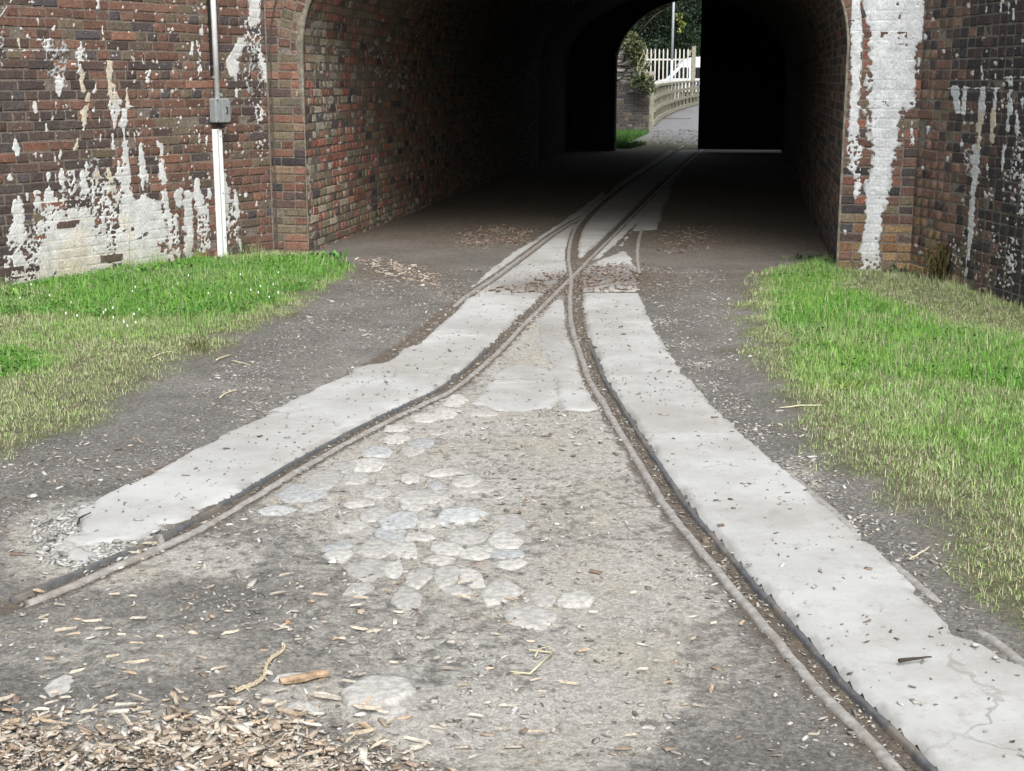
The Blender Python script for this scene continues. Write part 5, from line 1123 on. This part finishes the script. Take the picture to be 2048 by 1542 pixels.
# clover flowers
for i in range(30):
    a, b_ = rr.choice([(rr.uniform(0, 420), rr.uniform(590, 650)), (rr.uniform(60, 330), rr.uniform(640, 690)), (rr.uniform(330, 600), rr.uniform(540, 620))]) 
    c = G(a, b_); z = float(groundz(np.array([c[0]]), np.array([c[1]]))[0]); e = empty('clover_flower', (c[0], c[1], z), 'tiny white clover flower in the left grass', 'flower', 'white clover flowers in the left grass')
    MB().tube([(c[0], c[1], z - .005), (c[0] + .004, c[1], z + .055)], .0012, 4).build('stalk', M_STEM, e)
    m_ = MB(); m_.tube([(c[0] + .004, c[1], z + .05), (c[0] + .004, c[1], z + .058), (c[0] + .004, c[1], z + .066)], .005, 6, .003); m_.build('flower_head', M_WHITE, e, 0, True)
# ------------------------------------------------------------------ weeds
def weed(name, px, py, n_, L, wid, colr, label, seed, upright=.6, stems=0, cat='weed', spread=.05, group=None):
    r = np.random.default_rng(seed); c = G(px, py); z = float(groundz(np.array([c[0]]), np.array([c[1]]))[0]); e = empty(name, (c[0], c[1], z), label, cat, group)
    tv = np.array([(-.25, 0, 0), (.25, 0, 0), (-.5, .35, .5), (.5, .35, .5), (-.4, .75, .8), (.4, .75, .8), (0, 1.05, .9)]); tf = np.array([(0, 1, 3), (0, 3, 2), (2, 3, 5), (2, 5, 4), (4, 5, 6)])
    A = rots(n_, r, .2); Lr = L * r.uniform(.55, 1.2, n_); A = A * np.stack([np.full(n_, wid) * r.uniform(.7, 1.3, n_), Lr * (1 - upright), Lr * upright * 1.2], 1)[:, None, :]
    pos = np.column_stack([c + r.normal(0, spread, (n_, 2)), np.full(n_, z - .005) + (r.uniform(0, L * 1.6, n_) if stems else 0)])
    C = np.array(colr) * r.uniform(.55, 1.4, (n_, 1)); V_, F_, C_ = stamp(tv, tf, A, pos, C)
    link('leaves', fastmesh('leaves', V_, F_, M_LEAF, C_), e)
    for k in range(max(stems, 1)):
        a = r.uniform(0, 6.28); MB().tube([(c[0], c[1], z - .01), (c[0] + math.cos(a) * spread, c[1] + math.sin(a) * spread * .6, z + (L * 1.7 if stems else L * .3))], .003, 5, .0015).build('stem', M_STEM, e)
weed('grass_tuft', 470, 513, 130, .2, .006, (.05, .11, .025), 'tall dark green grass tuft at the foot of the white cable cover', 1, .8)
weed('grass_tuft', 428, 516, 60, .14, .006, (.07, .14, .03), 'short green grass tuft left of the cable cover foot', 2, .8)
weed('grass_tuft', 395, 708, 60, .08, .004, (.12, .12, .045), 'small dry grass tuft alone on the edge of the left dirt', 3, .8, spread=.03)
weed('leafy_weed', 300, 552, 26, .11, .03, (.1, .24, .035), 'broad leaved green weed under the lime streaks', 4, .5)
weed('leafy_weed', 645, 520, 60, .09, .03, (.06, .19, .03), 'bushy green weed at the tunnel corner', 5, .6, spread=.09)
weed('leafy_weed', 600, 528, 30, .07, .03, (.035, .06, .02), 'dark low weed at the foot of the left portal brickwork', 6, .5, spread=.08)
weed('leafy_weed', 365, 545, 22, .1, .025, (.08, .2, .03), 'young dandelion leaves near the wall left of the cable cover', 7, .55)
weed('leafy_weed', 30, 605, 26, .12, .035, (.11, .22, .03), 'pale green weed in the lush grass by the left wall', 8, .5)
weed('dry_weed', 1888, 572, 190, .15, .02, (.075, .062, .025), 'tall brown withered weed against the dark right wall', 9, .75, 4, spread=.055)
weed('leafy_weed', 1790, 548, 40, .09, .03, (.04, .07, .025), 'dark green weed at the foot of the white streaked pilaster', 10, .6, spread=.05)
weed('leafy_weed', 1640, 523, 90, .07, .02, (.04, .08, .025), 'dark green weeds beside the right tunnel corner', 11, .6, spread=.12)
weed('grass_tuft', 1960, 770, 50, .12, .006, (.09, .2, .03), 'bright green grass tuft in the right lawn', 12, .6)
weed('grass_tuft', 1690, 788, 40, .08, .006, (.2, .26, .05), 'yellow green grass tuft in the right lawn', 13, .6)

# ------------------------------------------------------------------ far doors
# left leaf stands open into the tunnel, right leaf is shut
def plank_door(name, pa, pb, ztop0, ztop1, zbot, label, npl):
    d = np.array(pb) - np.array(pa); L = np.linalg.norm(d); d = d / L; nn = np.array((d[1], -d[0])); e = empty(name, (*pa, 0), label, 'door', 'doors of the far tunnel end')
    R = np.array(((d[0], -d[1], 0), (d[1], d[0], 0), (0, 0, 1.)))
    for k in range(npl):
        t = (k + .5) / npl; zt_ = ztop0 + (ztop1 - ztop0) * (math.sqrt(max(0, 1 - (1 - t) ** 2)) if ztop1 != ztop0 else t)
        p = np.array(pa) + d * L * t - nn * (.014 if k % 2 else 0); MB().box((p[0], p[1], (zbot + zt_) / 2), (L / npl + (.03 if k % 2 else 0), .016, zt_ - zbot), R).build('plank', M_DOOR, e)
    for z in (zbot + .25, (zbot + ztop0) / 2, ztop0 - .15):
        p = np.array(pa) + d * L / 2 + nn * .032; MB().box((p[0], p[1], z), (L - .06, .03, .14), R).build('ledge', M_DOOR, e)
    return e, R, d
dA = st(oc - .02, TEND - .05); dB = st(oR + .05, TEND - .05)
gz = .06
plank_door('plank_door', dB, dA, oZS, oZS + oRISE - .02, gz, 'tall dark plank door standing shut across half the far arch', 9)
hL = st(oL - .02, TEND - .08); oE = G(1219, 301)
e_, R_, d_ = plank_door('plank_door', hL, oE, 1.95, 1.95, .05, 'narrow dark door leaf swung open against the far left jamb', 5)
p = np.array(hL) + d_ * .03 + np.array((d_[1], -d_[0])) * .03; MB().box((p[0], p[1], 1.2), (.045, .03, 1.9), R_).build('edge_strip', M_STEELP, e_)
# timber frame of the left jamb
fr = empty('door_frame', (*st(oL, TEND - .02), 0), 'slim timber post framing the far left jamb', 'door frame')
MB().box((*st(oL - .05, TEND - .03), .95), (.09, .06, 1.95), np.array(((S2[0], A2[0], 0), (S2[1], A2[1], 0), (0, 0, 1.)))).build('post', M_DOOR, fr)

# ------------------------------------------------------------------ beyond the tunnel
def leafball(centres, radii, n_, size, colr, seed, var=.6):
    r = np.random.default_rng(seed); k = r.choice(len(centres), n_, p=radii ** 2 / np.sum(radii ** 2)); v = r.normal(0, 1, (n_, 3)); v /= np.linalg.norm(v, axis=1)[:, None]
    pos = centres[k] + v * (radii[k] * r.uniform(.45, 1.05, n_) ** .5)[:, None]
    tv = np.array([(-.5, 0, 0), (0, -.32, .05), (.55, 0, 0), (0, .32, .05)]); R = rots(n_, r, .9) * (size * r.uniform(.6, 1.5, (n_, 1, 1)))
    C = np.array(colr) * (1 + var * (r.random((n_, 1)) - .5) * 2) * np.where(r.random((n_, 1)) < .12, np.array((1.6, 1.5, 1.1)), 1)
    return stamp(tv, np.array([(0, 1, 2, 3)]), R, pos, np.clip(C, .004, .5))
def tree(x, y, z0, h, w, seed, label, colr, n_=15000, low=.12, size=.17):
    r = np.random.default_rng(seed); e = empty('leafy_tree', (x, y, z0), label, 'tree', 'trees behind the parked van')
    mb = MB(); bend = r.normal(0, .25, 2); pts = [(x + bend[0] * t * t, y + bend[1] * t * t, z0 - .1 + h * .8 * t) for t in np.linspace(0, 1, 8)]
    mb.tube(pts, .24, 9, .05).build('trunk', M_BARK, e, 0, True)
    cs = []; rs = []
    for k in range(34):
        t = r.uniform(low, 1); a = r.uniform(0, 6.28); rad = w * math.sin(math.pi * min(.95, .15 + .8 * t)) ** .7 * r.uniform(.3, 1)
        cs.append((x + math.cos(a) * rad, y + math.sin(a) * rad * .8, z0 + h * t)); rs.append(w * r.uniform(.22, .42))
        if k < 9: MB().tube([(x + bend[0] * .2, y, z0 + h * t * .55), tuple(np.array(cs[-1]) * .5 + np.array((x, y, z0 + h * t * .7)) * .5), cs[-1]], .07, 6, .02).build('limb', M_BARK, e, 0, True)
    V_, F_, C_ = leafball(np.array(cs), np.array(rs), n_, size, colr, seed)
    link('crown', fastmesh('crown', V_, F_, M_LEAF, C_), e)
def AX_(px, d): return (px - CX) / (F / CP) * d
tree(AX_(1255, 92), 92, .5, 11, 3.6, 1, 'dark evergreen tree behind the left end of the pale bar fence', (.018, .035, .018))
tree(AX_(1330, 97), 97, .5, 12, 4.0, 2, 'dark green tree rising behind the lamp pole', (.02, .04, .02))
tree(AX_(1405, 94), 94, .5, 11.5, 3.8, 3, 'dark tree overhanging the roof of the white van', (.022, .045, .022))
tree(AX_(1480, 99), 99, .5, 12, 4.2, 4, 'dark tree behind the shut half of the far door', (.02, .04, .02), 9000)
tree(AX_(1170, 96), 96, .5, 12, 4.4, 5, 'dark tree behind the rubble wall', (.02, .038, .018), 9000)
tree(AX_(1365, 103), 103, .5, 13, 6.5, 6, 'broad dark tree filling the gaps behind the others', (.015, .028, .016), 16000, .02, .24)
tree(AX_(1290, 106), 106, .5, 13, 6.5, 7, 'broad shadowy tree farthest behind the pale bar fence', (.015, .028, .016), 16000, .02, .24)
# yellowing sprig above the van
sp = AT(1362, 40, 88.0); spe = empty('hanging_branch', tuple(sp), 'small branch of yellow green leaves hanging in front of the dark trees', 'branch')
V_, F_, C_ = leafball(np.array([AT(1358, 34, 88.), AT(1364, 48, 88.), AT(1357, 62, 88.)]), np.array([.3, .25, .2]), 90, .17, (.16, .19, .035), 9); link('leaves', fastmesh('leaves', V_, F_, M_LEAF, C_), spe)
MB().tube([AT(1352, 8, 88.), AT(1358, 34, 88.), AT(1357, 66, 88.)], .02, 5, .008).build('twig', M_BARK, spe)

# footbridge railing beside the path
ra = empty('timber_railing', tuple(FENCE_A), 'weathered timber railing with three rails beside the concrete path', 'railing')
nP = 15
def fpt(t):
    c = np.array(FENCE_A) * (1 - t) + np.array(FENCE_B) * t; bow = math.sin(math.pi * t) * -.28
    return np.array((c[0] + bow, c[1], float(groundz(np.array([c[0]]), np.array([c[1]]))[0])))
for k in range(nP):
    t = k / (nP - 1); p = fpt(t); MB().box((p[0], p[1], p[2] + .55), (.1, .1, 1.14)).build('post', M_TIMBER, ra)
def rail_run(name, z, hgt, wid, off=0.0):
    mb = MB(); N = 28
    for k in range(N + 1):
        p = fpt(k / N); 
        for dx, dz in ((-wid / 2, -hgt / 2), (wid / 2, -hgt / 2), (wid / 2, hgt / 2), (-wid / 2, hgt / 2)): mb.v.append((p[0] + dx + off, p[1], p[2] + z + dz))
    for k in range(N):
        for a in range(4): mb.f.append((k * 4 + a, k * 4 + (a + 1) % 4, k * 4 + 4 + (a + 1) % 4, k * 4 + 4 + a))
    mb.f += [(3, 2, 1, 0), tuple(N * 4 + a for a in range(4))]; mb.build(name, M_TIMBER, ra)
rail_run('handrail', 1.13, .07, .19); rail_run('rail', .82, .1, .05, .08); rail_run('rail', .46, .1, .05, .08); rail_run('kick_board', .1, .14, .05, .08)
# back boards close the lower half as in the photo
for k in range(nP - 1):
    p, q_ = fpt(k / (nP - 1)), fpt((k + 1) / (nP - 1)); c = (p + q_) / 2; ang = math.atan2(q_[1] - p[1], q_[0] - p[0])
    MB().box((c[0] - .08, c[1], c[2] + .2), (np.linalg.norm((q_ - p)[:2]) - .06, .02, .34), rotz(ang)).build('back_board', M_TIMBER_D, ra)
# corner timber post at the wall end
cpz = AT(1300, 262, 40.0); cpo = empty('gate_post', tuple(cpz), 'grey weathered timber post at the end of the ruined wall', 'post')
MB().box((cpz[0] - .02, 40., .62), (.14, .14, 1.3), None, .9).build('shaft', M_TIMBER, cpo); MB().box((cpz[0] + .0, 40., 1.32), (.15, .15, .1), None, .5).build('cap', M_TIMBER, cpo)
# ruined wall: brick below, stacked stones above, ivy
rwx0, rwx1, rwy = AX_(1205, 38.5), AX_(1301, 38.5), 38.5
rw = empty('ruined_wall', ((rwx0 + rwx1) / 2, rwy, 0), 'ruined wall of dark brick topped with loose stacked stones and ivy', 'wall')
def rtop(x): 
    t = (x - rwx0) / (rwx1 - rwx0); return 2.75 - 1.05 * max(0, (t - .42) / .58) ** 1.3
MB().box(((rwx0 + rwx1) / 2, rwy + .26, .72), (rwx1 - rwx0, .4, 1.55)).build('core', M_MORTAR_D, rw)
fr_ = lambda u, v: (np.array((rwx0 + u, rwy + .05, v)), np.array((1., 0, 0)), np.array((0, -1., 0)), np.array((0, 0, 1.)))
make_bricks(rw, [b_ for b_ in lay(0, rwx1 - rwx0 - .02, 0, 1.48, 'english', 17)], fr_, lambda a, b_, r: pick(r, [(1, [(.06, .055, .055), (.05, .05, .055), (.08, .075, .075)]), (.12, OLV), (.12, [(.14, .14, .14)])]), 120, 8)
q = random.Random(8); z = 1.5
while z < 2.75:
    hh = q.uniform(.06, .12); x = rwx0
    while x < rwx1 - .05:
        w = q.uniform(.14, .42)
        if z < rtop(x + w / 2):
            g = q.uniform(.14, .36); V2 = CH_V + np.random.default_rng(q.randrange(9999)).normal(0, .07, CH_V.shape); me = bpy.data.meshes.new('stone'); me.from_pydata([tuple(v) for v in V2], [], [tuple(f_) for f_ in CH_F.tolist()]); me.update(); me.materials.append(M_OBJ_STONE)
            o = bpy.data.objects.new('stone', me); COL.objects.link(o); o.scale = (w * .97, .34, hh * .95); o.location = (x + w / 2, rwy + .2 + q.uniform(-.05, .05), z + hh / 2); o.rotation_euler = (q.gauss(0, .05), q.gauss(0, .05), q.gauss(0, .12)); o.parent = rw; o.matrix_parent_inverse = parent_inv(rw); o.color = (g, g * .96, g * .85, 1)
        x += w
    z += hh
V_, F_, C_ = leafball(np.array([AT(1270, 95, 38.2), AT(1262, 85, 38.2), AT(1280, 150, 38.1), AT(1292, 165, 38.1), AT(1298, 178, 38.1), AT(1275, 115, 38.2), AT(1285, 130, 38.1), AT(1270, 165, 38.1)]), np.array([.3, .3, .2, .24, .2, .22, .18, .16]), 1500, .08, (.085, .105, .045), 12)
link('ivy', fastmesh('ivy', V_, F_, M_LEAF, C_), rw)
for k in range(16):
    a = AT(q.uniform(1272, 1300), q.uniform(100, 180), 38.0); MB().tube([a, a + np.array((q.uniform(-.15, .2), q.uniform(-.1, .1), q.uniform(.2, .5)))], .01, 4, .004).build('ivy_stem', M_STRAW, rw)
# grass outside the far doors
pf = np.array([AT(1236, 293, 33.)[:2], (AX_(1300, 38.3), 38.3), (rwx0, 38.3), (AX_(1200, 32.2), 32.2), (AX_(1262, 32.2), 32.2), (AX_(1296, 34), 34.)]); rg = np.random.default_rng(90)
qf = sample_poly(pf, 9000, 91); N = len(qf); Ld = rg.uniform(.06, .16, N); A = rots(N, rg, .15) * np.stack([rg.uniform(.01, .016, N), Ld * .5, Ld], 1)[:, None, :]
V_, F_, C_ = stamp(BL_V, BL_F, A, np.column_stack([qf, groundz(qf[:, 0], qf[:, 1])]), np.array((.06, .14, .03)) * rg.uniform(.6, 1.4, (N, 1)))
tag(link('grass', fastmesh('grass', V_, F_, M_GRASS, C_)), 'patch of green grass below the ruined wall outside the far doors', 'grass', None, 'stuff')
# pale bar fence, lamp pole, wooden gate post
fy = 66.0; bf0 = AT(1283, 160, fy); bfe = empty('bar_fence', (bf0[0], fy, .5), 'pale steel bar fence with pointed uprights in front of the van', 'fence')
ztop = AT(1300, 101, fy)[2]; zr = AT(1300, 119, fy)[2]; zr2 = AT(1300, 163, fy)[2]
for k, px in enumerate(np.arange(1285, 1379, 8.15)):
    x = AX_(px, fy); m_ = MB(); m_.box((x, fy, (.4 + ztop) / 2), (.062, .03, ztop - .4)); m_.box((x, fy, ztop + .04), (.06, .028, .08), None, .25); m_.build('bar', M_GALV, bfe)
for z in (zr, zr2): MB().box(((AX_(1283, fy) + AX_(1380, fy)) / 2, fy + .04, z), (AX_(1380, fy) - AX_(1283, fy), .05, .075)).build('cross_rail', M_GALV, bfe)
px_ = AX_(1343, 62.); lp_o = empty('lamp_pole', (px_, 62., .4), 'tall pale blue grey steel pole behind the timber railing', 'pole')
MB().tube([(px_, 62., .4), (px_, 62., 2.4)], .06, 12).build('base', M_STEELP, lp_o, 0, True); MB().tube([(px_, 62., 2.4), (px_ + .03, 62., 7.2)], .055, 12, .05).build('shaft', M_STEELP, lp_o, 0, True)
MB().box((px_ + .05, 61.8, 7.2), (.14, .6, .1)).build('lamp_head', M_GALV, lp_o)
wpx = AX_(1386, 71.); wz = AT(1386, 93, 71.)[2]; wpo = empty('gate_post', (wpx, 71., .35), 'tall brown timber gate post with round knob beside the van', 'post')
MB().box((wpx, 71., (.3 + wz) / 2), (.2, .2, wz - .3)).build('shaft', M_TIMBER, wpo, .02); MB().tube([(wpx - .25, 70.95, wz - .45), (wpx - .25, 70.95, wz - .2)], .1, 10).build('knob', M_TIMBER, wpo)
MB().box((wpx - .14, 70.95, wz - .22), (.32, .08, .09)).build('arm', M_TIMBER, wpo)

# ------------------------------------------------------------------ white van
VY = 82.0; vx = AX_(1291, VY); vz = float(groundz(np.array([vx + 2.]), np.array([VY]))[0])
vn_o = empty('white_van', (vx + 2.8, VY, vz), 'white high roof van with blue lettering parked behind the bar fence', 'van')
prof = [(0, .45), (0, .8), (.06, .95), (.25, 1.02), (1.15, 1.2), (1.9, 1.96), (2.25, 2.32), (2.75, 2.47), (5.7, 2.5), (5.85, 2.35), (5.9, .5), (5.1, .42), (.5, .40)]
mb = MB(); mb.poly_prism([(vx + a, vz + b_) for a, b_ in prof], VY, VY + 1.95); body = mb.build('body', M_CARW, vn_o, .05)
def panel(name, pts, mat, y, parent=vn_o, th=.02):
    mb = MB(); mb.poly_prism([(vx + a, vz + b_) for a, b_ in pts], VY - y, VY - y + th); return mb.build(name, mat, parent)
panel('side_window', [(1.5, 1.27), (2.5, 1.27), (2.5, 1.88), (2.05, 1.88)], M_GLASS, .012)
panel('side_window', [(2.72, 1.27), (4.0, 1.27), (4.0, 1.88), (2.72, 1.88)], M_GLASS, .012)
panel('side_window', [(4.15, 1.27), (5.5, 1.27), (5.5, 1.88), (4.15, 1.88)], M_GLASS, .012)
dr = panel('front_door', [(1.45, .6), (2.6, .6), (2.6, 1.24), (1.45, 1.24)], M_CARW, .006, vn_o, .01); panel('handle', [(2.35, 1.1), (2.53, 1.1), (2.53, 1.15), (2.35, 1.15)], M_BLACK, .03, dr, .03)
mb = MB(); b0 = np.array([(vx + 1.2, VY + .1, vz + 1.27), (vx + 1.2, VY + 1.85, vz + 1.27), (vx + 1.86, VY + 1.78, vz + 1.94), (vx + 1.86, VY + .17, vz + 1.94)]); off = np.array((-.012, 0, .012)); mb.v = [tuple(x + off) for x in b0] + [tuple(x - off) for x in b0]
mb.f = [(0, 1, 2, 3), (7, 6, 5, 4), (0, 4, 5, 1), (1, 5, 6, 2), (2, 6, 7, 3), (3, 7, 4, 0)]; mb.build('windscreen', M_GLASS, vn_o)
for a in (.95, 4.75):
    for yy in (VY - .02, VY + 1.75):
        wh = MB().tube([(vx + a, yy, vz + .34), (vx + a, yy + .22, vz + .34)], .345, 20).build('wheel', M_RUBBER, vn_o); MB().tube([(vx + a, yy - .01, vz + .34), (vx + a, yy + .02, vz + .34)], .2, 14).build('rim', M_GALV, wh)
panel('sill', [(1.4, .36), (4.3, .36), (4.3, .5), (1.4, .5)], M_BLACK, .01); panel('bumper', [(-.06, .35), (.5, .35), (.5, .62), (-.06, .62)], M_BLACK, .03, vn_o, 2.0)
panel('headlight', [(.05, .78), (.3, .82), (.28, .95), (.08, .92)], M_STEELP, .015)
MB().box((vx + 1.5, VY - .14, vz + 1.4), (.12, .18, .26)).build('mirror', M_BLACK, vn_o)
# blue script on the side panel, drawn as strokes
scr = [(a + .02, b_ - .2) for a, b_ in [(2.78, .98), (2.84, 1.2), (2.86, 1.0), (2.93, 1.12), (2.96, .98), (3.02, 1.14), (3.05, .97), (3.1, 1.1), (3.14, 1.0), (3.2, 1.08), (3.26, .98), (3.32, 1.16), (3.36, 1.0), (3.44, 1.06)]]
ln = catmull(np.array(scr), .02); MB().tube([(vx + a, VY - .012, vz + b_) for a, b_ in ln], .018, 5).build('lettering', M_BLUE, vn_o)
# drain joint across the path
dj = AT(1342, 251, 47.5); dz_ = float(groundz(np.array([dj[0]]), np.array([47.5]))[0])
dc = empty('drain_channel', (dj[0], 47.5, dz_), 'thin dark drain channel crossing the concrete path', 'drain')
MB().box((dj[0], 47.5, dz_ + .005), (1.25, .16, .02)).build('grate', M_BLACK, dc); MB().box((dj[0], 47.38, dz_ + .006), (1.3, .05, .026)).build('edge', M_TIMBER_D, dc)
qr = sample_poly(np.array([AT(1300, 280, 34.)[:2], AT(1405, 285, 34.)[:2], AT(1405, 235, 41.)[:2], AT(1310, 245, 40.)[:2]]), 900, 96)
pebbles('gravel', qr, np.clip(RNG.lognormal(math.log(.014), .5, len(qr)), .006, .05), np.random.default_rng(97), lambda n_, r_: np.array((.22, .225, .23)) * r_.uniform(.4, 1.4, (n_, 1)), 'grey rubble strewn on the ground outside the far doors')
qb = sample_poly(GP([(60, 1050), (180, 1000), (330, 1030), (330, 1100), (200, 1150), (80, 1120)]), 1500, 98); qb = qb[surf_add(qb[:, 0], qb[:, 1]) == 0]
pebbles('gravel', qb, np.clip(RNG.lognormal(math.log(.006), .55, len(qb)), .003, .028), np.random.default_rng(99), lambda n_, r_: np.array((.36, .36, .345)) * r_.uniform(.6, 1.25, (n_, 1)), 'crumbled pale concrete at the broken end of the left slab')
